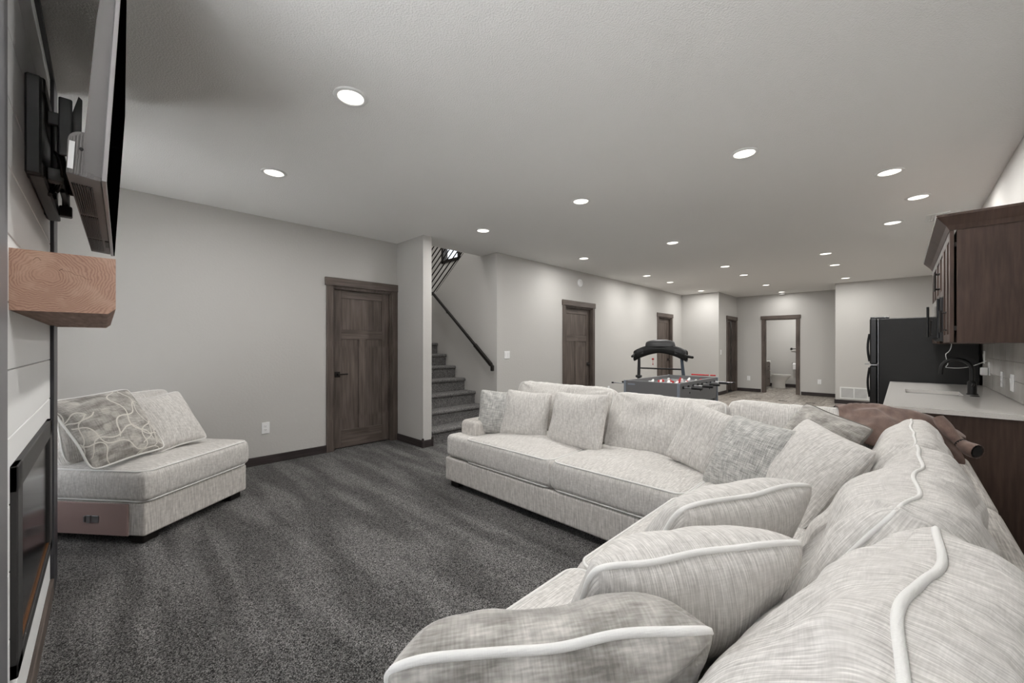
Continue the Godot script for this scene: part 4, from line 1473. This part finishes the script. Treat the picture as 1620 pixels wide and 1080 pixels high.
# ---------------------------------------------------------------- foosball table and treadmill
func build_games() -> void:
	var c := Vector3(-2.20, 0, -5.37)
	var t := thing("foosball_table", "grey foosball table behind the sofa", "game table", c)
	var hx := 0.345
	var hz := 0.68
	var mb := MB.new()
	var wl := 0.03
	for s in [[-hx, hx, -hz, -hz + wl], [-hx, hx, hz - wl, hz]]:
		mb = MB.new()
		mb.span(Vector3(s[0], 0.58, s[2]), Vector3(s[1], 0.87, s[3]), 0.003)
		part("end_wall", mb, M.foos_grey, t)
	for s in [-1, 1]:
		mb = MB.new()
		mb.span(Vector3(s * hx, 0.58, -hz + wl), Vector3(s * (hx - wl), 0.87, hz - wl), 0.003)
		part("side_wall", mb, M.foos_grey, t)
		for z in [-1, 1]:
			mb = MB.new()
			mb.box(Vector3(s * (hx - 0.004), 0.70, z * (hz - 0.004)), Vector3(0.03, 0.345, 0.03), 0.005)
			part("corner_trim", mb, M.foos_edge, t, "pale metal corner")
			mb = MB.new()
			mb.span(Vector3(s * (hx - 0.13), 0, z * hz), Vector3(s * (hx - 0.01), 0.58, z * (hz - 0.08)), 0.004)
			part("leg", mb, M.foos_grey, t)
	mb = MB.new()
	mb.span(Vector3(-hx + wl, 0.70, -hz + wl), Vector3(hx - wl, 0.715, hz - wl))
	part("playfield", mb, M.foos_field, t)
	mb = MB.new()
	mb.box(Vector3(-hx + 0.09, 0.825, hz + 0.001), Vector3(0.10, 0.02, 0.002))
	part("badge", mb, M.foos_edge, t, "small pale badge")
	# score beads on a bar across the far end
	mb = MB.new()
	mb.tube([Vector3(0.0, 0.892, -hz + 0.02), Vector3(0.24, 0.892, -hz + 0.02)], 0.010, 8)
	mb.tube([Vector3(0.26, 0.892, -hz + 0.02), Vector3(0.33, 0.892, -hz + 0.02)], 0.010, 8)
	part("score_beads", mb, M.red_plastic, t, "red score counter")
	# eight rods across, with men, handles, and bearings
	var man := MB.new()
	man.lathe(Vector3.ZERO, [Vector2(0.0, 0.045), Vector2(0.014, 0.04), Vector2(0.016, 0.028), Vector2(0.010, 0.018), Vector2(0.022, 0.010), Vector2(0.020, -0.015), Vector2(0.012, -0.04), Vector2(0.016, -0.065), Vector2(0.0, -0.07)], 10)
	var mm := man.done()
	var counts := [1, 2, 3, 5, 5, 3, 2, 1]
	for k in 8:
		var z := -hz + 0.125 + k * (2 * hz - 0.25) / 7.0
		var right := k % 2 == 1
		var shift: float = [0.0, 0.08, 0.03, 0.05, -0.03, 0.09, 0.0, 0.06][k]
		var dx := 1.0 if right else -1.0
		mb = MB.new()
		var far_end: float = 0.12 + (0.27 if k == 7 or k == 0 else shift * 0.3)
		mb.tube([Vector3(-dx * (hx + far_end - 0.14), 0.815, z), Vector3(dx * (hx + 0.19), 0.815, z)], 0.007, 8)
		var rod := part("rod", mb, M.steel, t)
		mb = MB.new()
		mb.tube([Vector3(dx * (hx + 0.07 + shift * 0.5), 0.815, z), Vector3(dx * (hx + 0.19 + shift * 0.5), 0.815, z)], 0.016, 10)
		part("grip", mb, M.grip, rod)
		mb = MB.new()
		mb.tube([Vector3(-dx * (hx + far_end - 0.16), 0.815, z), Vector3(-dx * (hx + far_end - 0.13), 0.815, z)], 0.010, 8)
		part("end_cap", mb, M.grip, rod)
		for s in [-1, 1]:
			mb = MB.new()
			mb.tube([Vector3(s * (hx - 0.002), 0.815, z), Vector3(s * (hx + 0.014), 0.815, z)], 0.017, 12)
			part("bearing", mb, M.grip, rod)
		var n: int = counts[k]
		for q in n:
			var x := (q - (n - 1) * 0.5) * (0.56 / maxi(n, 2)) + shift
			share("player", mm, M.red_plastic if right else M.white_plastic, rod, Vector3(x, 0.815, z), Basis(Vector3.RIGHT, deg_to_rad(-50.0 + 33.0 * (k % 4))))
	for z in [-0.36, -0.02, 0.34]:
		mb = MB.new()
		mb.lathe(Vector3(hx, 0.735, z), [Vector2(0, 0.006), Vector2(0.010, 0.005), Vector2(0.012, 0)], 12, Basis(Vector3.BACK, -PI / 2))
		part("bolt", mb, M.grip, t)
	# treadmill, its user side toward the sofa
	var tr := thing("treadmill", "grey treadmill with curved console between foosball table and hall wall", "treadmill", Vector3(-3.10, 0, -7.0), deg_to_rad(6))
	mb = MB.new()
	mb.span(Vector3(-0.36, 0.0, -0.25), Vector3(0.36, 0.17, 1.30), 0.01)
	part("deck", mb, M.tread_grey, tr)
	mb = MB.new()
	mb.span(Vector3(-0.25, 0.17, -0.02), Vector3(0.25, 0.178, 1.28), 0.002)
	part("belt", mb, M.grip, tr)
	mb = MB.new()
	mb.rbox(Vector3(0, 0.18, -0.2), Vector3(0.72, 0.24, 0.40), 0.06, 4, 0.1)
	part("motor_hood", mb, M.tread_grey, tr)
	for s in [-1, 1]:
		mb = MB.new()
		mb.tube([Vector3(s * 0.40, 0.06, -0.05), Vector3(s * 0.40, 0.72, -0.02), Vector3(s * 0.375, 1.10, 0.03)], [0.032, 0.030, 0.026], 10)
		part("post", mb, M.tread_grey if s < 0 else M.tread_post, tr)
		mb = MB.new()
		mb.rbox(Vector3(s * 0.40, 0.745, -0.02), Vector3(0.10, 0.05, 0.09), 0.015, 2, 0.1)
		part("post_collar", mb, M.tread_grey, tr)
		mb = MB.new()
		mb.tube([Vector3(s * 0.42, 1.22, -0.02), Vector3(s * 0.44, 1.14, 0.10), Vector3(0.62 if s > 0 else -0.40, 1.12, 0.30)], [0.03, 0.028, 0.022], 10)
		part("handlebar", mb, M.grip, tr)
	mb = MB.new()
	mb.tube([Vector3(-0.39, 0.90, 0.0), Vector3(0.39, 0.90, 0.0)], 0.014, 8)
	part("crossbar", mb, M.grip, tr)
	# console: swept arch with a raised hood
	mb = MB.new()
	var pts := PackedVector3Array()
	var nu := 28
	for j in 13:
		var a := TAU * j / 12.0
		for i in nu:
			var u := i / float(nu - 1) * 2.0 - 1.0
			var top := 1.335 - 0.11 * pow(absf(u), 2.6)
			var bot := 1.13 - 0.10 * pow(absf(u), 1.6) + 0.05 * (1.0 - u * u)
			var mid := (top + bot) * 0.5
			var hh := (top - bot) * 0.5
			pts.append(Vector3(u * 0.46, mid + hh * signf(sin(a)) * pow(absf(sin(a)), 0.6), 0.02 + 0.075 * signf(cos(a)) * pow(absf(cos(a)), 0.6) - 0.05 * (mid + hh * sin(a) - 1.2)))
	mb.sheet(pts, nu, 13, true)
	part("console", mb, M.grip, tr)
	mb = MB.new()
	pts = PackedVector3Array()
	for j in 9:
		var a := PI * j / 8.0
		for i in nu:
			var u := i / float(nu - 1) * 2.0 - 1.0
			var e := sqrt(maxf(0.0, 1.0 - u * u))
			pts.append(Vector3(u * 0.27, 1.30 + 0.125 * sqrt(e) * sin(a), 0.01 + 0.10 * e * cos(a)))
	mb.sheet(pts, nu, 9, true)
	part("console_hood", mb, M.tread_grey, tr, "smooth grey hood over the display")
	for s in [-1, 1]:
		mb = MB.new()
		mb.box(Vector3(s * 0.335, 1.21, 0.088), Vector3(0.125, 0.09, 0.012), 0.004)
		part("cup_holder", mb, M.tread_grey, tr)
	mb = MB.new()
	mb.lathe(Vector3(-0.1, 1.075, 0.09), [Vector2(0, 0.018), Vector2(0.02, 0.012), Vector2(0.022, -0.012), Vector2(0, -0.02)], 10)
	mb.tube([Vector3(-0.1, 1.06, 0.09), Vector3(-0.1, 0.985, 0.09)], 0.003, 6)
	mb.box(Vector3(-0.1, 0.98, 0.09), Vector3(0.016, 0.02, 0.01), 0.002)
	part("safety_key", mb, M.red_plastic, tr, "red safety key on its string")


# ---------------------------------------------------------------- bathroom
func build_bathroom() -> void:
	var v := thing("vanity", "brown bathroom vanity cabinet with white top seen through the far doorway", "vanity", Vector3(-3.14, 0, -13.75))
	var mb := MB.new()
	mb.span(Vector3(-0.42, 0.08, -0.62), Vector3(0.24, 0.83, 0.40), 0.003)
	part("body", mb, M.cabinet, v)
	mb = MB.new()
	mb.span(Vector3(-0.42, 0.83, -0.64), Vector3(0.265, 0.865, 0.42), 0.004)
	part("top", mb, M.porcelain, v)
	for s in [[-0.61, -0.115, 0.10, 0.55], [-0.105, 0.39, 0.10, 0.55], [-0.61, -0.115, 0.57, 0.81], [-0.105, 0.39, 0.57, 0.81]]:
		mb = MB.new()
		mb.span(Vector3(0.24, s[2], s[0]), Vector3(0.26, s[3], s[1]), 0.003)
		var dr := part("drawer", mb, M.alder, v)
		mb = MB.new()
		var mz: float = (s[0] + s[1]) * 0.5
		mb.tube([Vector3(0.285, (s[2] + s[3]) * 0.5, mz - 0.06), Vector3(0.285, (s[2] + s[3]) * 0.5, mz + 0.06)], 0.007, 8)
		for q in [-0.05, 0.05]:
			mb.tube([Vector3(0.26, (s[2] + s[3]) * 0.5, mz + q), Vector3(0.285, (s[2] + s[3]) * 0.5, mz + q)], 0.005, 8)
		part("bar_handle", mb, M.bronze, dr)
	# toilet: faces +x from the left wall
	var t := thing("toilet", "white toilet beside the vanity in the far bathroom", "toilet", Vector3(-2.72, 0, -14.72))
	mb = MB.new()
	var pts := PackedVector3Array()
	var prof := [[0.0, 0.0, 0.17, 0.115], [0.02, 0.0, 0.175, 0.12], [0.12, 0.0, 0.165, 0.11], [0.22, 0.01, 0.17, 0.115], [0.30, 0.03, 0.215, 0.155], [0.36, 0.045, 0.25, 0.18], [0.385, 0.05, 0.255, 0.183]]
	for p in prof:
		for k in 28:
			var a := TAU * k / 28.0
			pts.append(Vector3(p[1] + cos(a) * p[2] * (1.12 if cos(a) < 0 else 1.0), p[0], sin(a) * p[3]))
	mb.sheet(pts, 28, prof.size(), false, true)
	part("bowl", mb, M.porcelain, t)
	mb = MB.new()
	var oval := PackedVector2Array()
	for k in 32:
		var a := TAU * k / 32.0
		oval.append(Vector2(0.05 + cos(a) * 0.262, sin(a) * 0.188))
	mb.prism(oval, 0.386, 0.402, Transform3D(Basis(Vector3(1, 0, 0), Vector3(0, 0, 1), Vector3(0, 1, 0)), Vector3.ZERO))
	part("seat", mb, M.porcelain, t)
	mb = MB.new()
	mb.prism(oval, 0.406, 0.424, Transform3D(Basis(Vector3(1, 0, 0), Vector3(0, 0, 1), Vector3(0, 1, 0)), Vector3.ZERO))
	part("lid", mb, M.porcelain, t)
	mb = MB.new()
	mb.rbox(Vector3(-0.36, 0.58, 0), Vector3(0.19, 0.38, 0.42), 0.03, 3, 0.1)
	part("tank", mb, M.porcelain, t)
	mb = MB.new()
	mb.rbox(Vector3(-0.36, 0.785, 0), Vector3(0.21, 0.035, 0.44), 0.012, 2, 0.1)
	part("tank_lid", mb, M.porcelain, t)
	# towel hook bar on the back wall
	var h := thing("towel_bar", "dark short towel bar on the bathroom back wall", "towel bar", Vector3(-2.33, 1.22, -15.18))
	mb = MB.new()
	mb.lathe(Vector3(-0.14, 0, 0.0), [Vector2(0, 0.012), Vector2(0.03, 0.01), Vector2(0.032, 0)], 16, Basis(Vector3.RIGHT, PI / 2))
	mb.tube([Vector3(-0.14, 0, 0), Vector3(-0.14, 0, 0.06)], 0.01, 8)
	part("mount", mb, M.bronze, h)
	mb = MB.new()
	mb.tube([Vector3(-0.14, 0, 0.06), Vector3(0.35, 0, 0.06)], 0.011, 8)
	part("bar", mb, M.bronze, h)
	var tp := thing("toilet_paper_holder", "white paper roll on a dark holder beside the bathroom door frame", "paper holder", Vector3(-2.36, 0.74, -15.18))
	mb = MB.new()
	mb.tube([Vector3(-0.08, 0.03, 0.0), Vector3(-0.08, 0.03, 0.07), Vector3(0.09, 0.03, 0.07)], 0.008, 8)
	part("arm", mb, M.bronze, tp)
	mb = MB.new()
	mb.tube([Vector3(-0.055, -0.02, 0.07), Vector3(0.055, -0.02, 0.07)], 0.055, 20)
	mb.box(Vector3(0, -0.09, 0.12), Vector3(0.1, 0.14, 0.002))
	part("roll", mb, M.paper, tp)


# ---------------------------------------------------------------- plates, vents, alarms
# a plate flat in its own xy plane, facing +z
func plate(called: String, label: String, at: Vector3, turn: float, w: float, h: float, kind: String, group := "wall plates") -> void:
	var t := thing(called, label, "switch" if kind == "switch" else "outlet", at, turn, group)
	var mb := MB.new()
	mb.box(Vector3(0, 0, 0.003), Vector3(w, h, 0.006), 0.0025)
	part("plate", mb, M.white_plastic, t)
	if kind == "switch":
		var n := maxi(1, int(round(w / 0.055)) - 0)
		n = 1 if w < 0.09 else 2
		for k in n:
			mb = MB.new()
			mb.box(Vector3((k - (n - 1) * 0.5) * 0.046, 0, 0.007), Vector3(0.033, 0.066, 0.005), 0.0015, Basis(Vector3.RIGHT, 0.05))
			part("rocker", mb, M.white_plastic, t)
	else:
		for s in [-1, 1]:
			mb = MB.new()
			mb.rbox(Vector3(0, s * 0.0195, 0.006), Vector3(0.034, 0.028, 0.006), 0.0028, 2, 0.02)
			var so := part("socket", mb, M.white_plastic, t)
			mb = MB.new()
			for q in [-0.0065, 0.0065]:
				mb.box(Vector3(q, s * 0.0195 + 0.003, 0.0091), Vector3(0.0022, 0.008, 0.0008))
			mb.box(Vector3(0, s * 0.0195 - 0.007, 0.0091), Vector3(0.004, 0.004, 0.0008))
			part("slots", mb, M.dark_slot, so)

func build_fittings() -> void:
	plate("outlet", "white outlet low on the left wall between chair and door", Vector3(-5.05, 0.40, -1.254), PI / 2, 0.078, 0.125, "outlet")
	plate("light_switch", "square white double switch on the hall wall by the handrail end", Vector3(-4.42, 1.17, -4.416), PI / 2, 0.118, 0.118, "switch")
	plate("light_switch", "narrow white switch left of the open side doorway", Vector3(-3.45, 1.14, -11.55), PI / 2, 0.078, 0.125, "switch")
	plate("outlet", "white outlet on the far wall left of the bathroom doorway", Vector3(-3.14, 0.38, -13.0), 0, 0.078, 0.125, "outlet")
	plate("outlet", "white outlet on the far wall right of the bathroom doorway", Vector3(-1.51, 0.375, -13.0), 0, 0.078, 0.125, "outlet")
	plate("outlet", "white outlet low on the hall wall behind the foosball rods", Vector3(-4.42, 0.40, -7.45), PI / 2, 0.078, 0.125, "outlet")
	plate("light_switch", "first white switch on the backsplash from the right picture edge", Vector3(0.586, 1.04, -4.63), -PI / 2, 0.118, 0.125, "switch")
	plate("outlet", "second white plate on the backsplash from the right picture edge", Vector3(0.586, 1.04, -5.05), -PI / 2, 0.078, 0.125, "outlet")
	plate("outlet", "white outlet with a plug-in adapter near the faucet", Vector3(0.586, 1.10, -5.70), -PI / 2, 0.078, 0.125, "outlet")
	plate("light_switch", "white switch on the backsplash nearest the fridge", Vector3(0.586, 1.20, -6.0), -PI / 2, 0.078, 0.125, "switch")
	var mb := MB.new()
	mb.rbox(Vector3.ZERO, Vector3(0.045, 0.07, 0.06), 0.006, 2, 0.03)
	var ad := part("plug_adapter", mb, M.white_plastic, self)
	ad.position = Vector3(0.553, 1.075, -5.70)
	tag(ad, "small white adapter block plugged into the backsplash outlet", "adapter")
	# alarm horn high on the hall wall
	var al := thing("alarm_horn", "round white alarm horn high on the hall wall", "alarm", Vector3(-4.42, 2.52, -6.4), PI / 2)
	mb = MB.new()
	mb.lathe(Vector3.ZERO, [Vector2(0, 0.03), Vector2(0.055, 0.028), Vector2(0.072, 0.016), Vector2(0.076, 0.0)], 28, Basis(Vector3.RIGHT, PI / 2))
	part("body", mb, M.white_plastic, al)
	mb = MB.new()
	mb.lathe(Vector3(0, 0, 0.028), [Vector2(0, 0.008), Vector2(0.012, 0.008), Vector2(0.018, 0.016), Vector2(0.034, 0.014), Vector2(0.038, 0)], 24, Basis(Vector3.RIGHT, PI / 2))
	part("horn", mb, M.white_metal, al)
	# smoke detector on the far ceiling
	var sd := thing("smoke_detector", "small white smoke detector on the ceiling near the far wall", "detector", Vector3(-2.30, CEIL, -12.85))
	mb = MB.new()
	mb.lathe(Vector3.ZERO, [Vector2(0.07, 0.0), Vector2(0.068, -0.022), Vector2(0.055, -0.04), Vector2(0.0, -0.044)], 28)
	part("body", mb, M.white_plastic, sd)
	# supply register on the ceiling above the wall cabinets
	var vt := thing("ceiling_vent", "white ceiling register above the wall cabinets", "vent", Vector3(0.29, CEIL, -6.45))
	mb = MB.new()
	for s in [[-0.09, -0.06, -0.18, 0.18], [0.06, 0.09, -0.18, 0.18], [-0.06, 0.06, -0.18, -0.15], [-0.06, 0.06, 0.15, 0.18]]:
		mb.span(Vector3(s[0], -0.008, s[2]), Vector3(s[1], 0, s[3]), 0.001)
	part("frame", mb, M.white_metal, vt)
	for k in 7:
		mb = MB.new()
		mb.box(Vector3(-0.052 + k * 0.0173, -0.004, 0), Vector3(0.012, 0.0015, 0.30), 0.0, Basis(Vector3.BACK, 0.6))
		part("slat", mb, M.white_metal, vt)
	# return grille low on the front wall
	var rg := thing("return_grille", "white return air grille low on the wall left of the fridge", "vent", Vector3(-0.63, 0.25, -11.7))
	mb = MB.new()
	for s in [[-0.36, 0.36, 0.105, 0.13], [-0.36, 0.36, -0.13, -0.105], [-0.36, -0.335, -0.105, 0.105], [0.335, 0.36, -0.105, 0.105], [-0.125, -0.105, -0.105, 0.105], [0.105, 0.125, -0.105, 0.105]]:
		mb.span(Vector3(s[0], s[2], 0), Vector3(s[1], s[3], 0.012), 0.001)
	part("frame", mb, M.white_metal, rg)
	mb = MB.new()
	mb.span(Vector3(-0.335, -0.105, 0.0005), Vector3(0.335, 0.105, 0.0015))
	part("back_plate", mb, M.tv_edge, rg)
	for k in 14:
		mb = MB.new()
		mb.box(Vector3(0, -0.098 + k * 0.015, 0.006), Vector3(0.67, 0.0015, 0.011), 0.0, Basis(Vector3.RIGHT, 0.6))
		part("slat", mb, M.white_metal, rg)


# ---------------------------------------------------------------- television on its arm
func build_tv() -> void:
	var w := 1.46
	var h := 0.83
	# origin: middle of the bottom edge of the screen face; local x along the wall, +z toward the wall
	var t := thing("television", "flat television on a wall arm, seen edge on from the side", "television", Vector3(-2.53, 1.83, -0.023))
	t.transform.basis = Basis(Vector3.UP, deg_to_rad(-1.3)) * Basis(Vector3.RIGHT, deg_to_rad(-3.0))
	var mb := MB.new()
	mb.span(Vector3(-w / 2, 0.0, -0.004), Vector3(w / 2, h, 0.0), 0.0)
	part("screen", mb, M.tv_screen, t)
	mb = MB.new()
	mb.span(Vector3(-w / 2 - 0.003, -0.003, 0.0), Vector3(w / 2 + 0.003, h + 0.003, 0.012), 0.002)
	part("bezel", mb, M.tv_edge, t, "pale metal bezel")
	mb = MB.new()
	var prof := PackedVector2Array([Vector2(0.012, 0.01), Vector2(0.05, 0.02), Vector2(0.056, 0.12), Vector2(0.05, 0.5), Vector2(0.036, 0.75), Vector2(0.012, 0.82)])
	var xf := Transform3D(Basis(Vector3(0, 0, 1), Vector3(0, 1, 0), Vector3(1, 0, 0)), Vector3.ZERO)
	mb.prism(prof, -w / 2 + 0.012, w / 2 - 0.012, xf)
	part("back_shell", mb, M.tv_plastic, t)
	# deep lower housing with ribbed ends and a vented underside
	mb = MB.new()
	var hp := PackedVector2Array()
	hp.append(Vector2(0.014, 0.0))
	hp.append(Vector2(0.088, 0.004))
	for k in 7:
		var a := PI / 2 * k / 6.0
		hp.append(Vector2(0.060 + cos(a) * 0.030, 0.105 + sin(a) * 0.035))
	hp.append(Vector2(0.014, 0.145))
	mb.prism(hp, -w / 2 + 0.03, w / 2 - 0.015, xf)
	var hs := part("housing", mb, M.tv_plastic, t)
	for k in 9:
		mb = MB.new()
		var z := 0.030 + k * 0.0062
		mb.span(Vector3(w / 2 - 0.016, 0.004, z), Vector3(w / 2 - 0.012, 0.135 - maxf(0.0, z - 0.06) * 0.9, z + 0.0034), 0.0005)
		part("rib", mb, M.tv_plastic, hs)
	mb = MB.new()
	mb.box(Vector3(w / 2 - 0.0105, 0.06, 0.080), Vector3(0.002, 0.085, 0.012))
	part("sticker", mb, M.paper, hs, "white sticker")
	mb = MB.new()
	mb.tube([Vector3(w / 2 - 0.014, 0.085, 0.06), Vector3(w / 2 - 0.0105, 0.085, 0.06)], 0.005, 12)
	part("screw", mb, M.dark_slot, hs)
	for g in [[-0.62, -0.30], [-0.26, 0.18], [0.22, 0.62]]:
		for k in 9:
			mb = MB.new()
			var z := 0.036 + k * 0.0056
			mb.span(Vector3(g[0], -0.003, z), Vector3(g[1], 0.003, z + 0.0026))
			part("vent_slat", mb, M.tv_dark, hs)
	mb = MB.new()
	mb.box(Vector3(-0.38, -0.002, 0.02), Vector3(0.16, 0.006, 0.014), 0.001)
	part("sensor_bar", mb, M.tv_dark, hs)
	# wall mount
	var m := thing("tv_mount", "black articulated wall mount behind the television", "tv mount", Vector3(-2.6, 2.11, 0.198))
	var at := Vector3(-2.6, 2.11, 0.198)
	for x in [-2.28, -2.95]:
		mb = MB.new()
		mb.span(Vector3(x - 0.05, 1.93, 0.158) - at, Vector3(x + 0.05, 2.29, 0.198) - at, 0.006)
		part("wall_upright", mb, M.tread_grey, m)
	for y in [1.925, 2.235]:
		mb = MB.new()
		mb.span(Vector3(-2.99, y, 0.150) - at, Vector3(-2.24, y + 0.055, 0.192) - at, 0.005)
		part("wall_rail", mb, M.gunmetal, m)
	mb = MB.new()
	mb.span(Vector3(-2.92, 1.98, 0.172) - at, Vector3(-2.32, 2.235, 0.192) - at, 0.003)
	part("back_plate", mb, M.black_metal, m)
	for x in [-2.30, -2.88]:
		mb = MB.new()
		mb.tube([Vector3(x, 1.95, 0.128) - at, Vector3(x, 2.15, 0.128) - at], 0.013, 14)
		mb.box(Vector3(x, 2.165, 0.128) - at, Vector3(0.045, 0.05, 0.042), 0.004)
		mb.box(Vector3(x, 1.955, 0.128) - at, Vector3(0.045, 0.05, 0.042), 0.004)
		part("pivot", mb, M.gunmetal, m)
		var inw := 0.16 * (-1.0 if x > -2.5 else 1.0)
		for y in [2.0, 2.10]:
			mb = MB.new()
			mb.box(Vector3(x + inw, y, 0.125) - at, Vector3(0.34, 0.04, 0.02), 0.004)
			part("arm", mb, M.black_metal, m)
		mb = MB.new()
		mb.rbox(Vector3(x + 0.03, 2.14, 0.102) - at, Vector3(0.012, 0.22, 0.036), 0.006, 2, 0.05)
		part("side_plate", mb, M.tread_grey, m)
		mb = MB.new()
		mb.prism(PackedVector2Array([Vector2(0.0, -0.10), Vector2(0.022, -0.06), Vector2(0.026, 0.16), Vector2(0.016, 0.17), Vector2(-0.012, 0.05), Vector2(-0.008, -0.02)]), x - 0.010, x + 0.010, Transform3D(Basis(Vector3(0, 0, -1), Vector3(0, 1, 0), Vector3(1, 0, 0)), Vector3(0, 2.11, 0.085) - Vector3(0, at.y, at.z) + Vector3(-at.x, 0, 0)))
		part("tilt_bracket", mb, M.gunmetal, m)
	mb = MB.new()
	mb.span(Vector3(-2.80, 2.02, 0.062) - at, Vector3(-2.38, 2.17, 0.074) - at, 0.003)
	part("head_plate", mb, M.black_metal, m)
	mb = MB.new()
	for k in 4:
		var path := []
		for q in 12:
			var sg := q / 11.0
			path.append(Vector3(-2.28 - 0.07 * k + 0.05 * sin(sg * 5.0 + k), 2.04 - 0.14 * sg, 0.13 - 0.02 * sin(sg * 3.0 + k)) - at)
		mb.tube(path, 0.005, 6)
	part("cables", mb, M.black_metal, m)
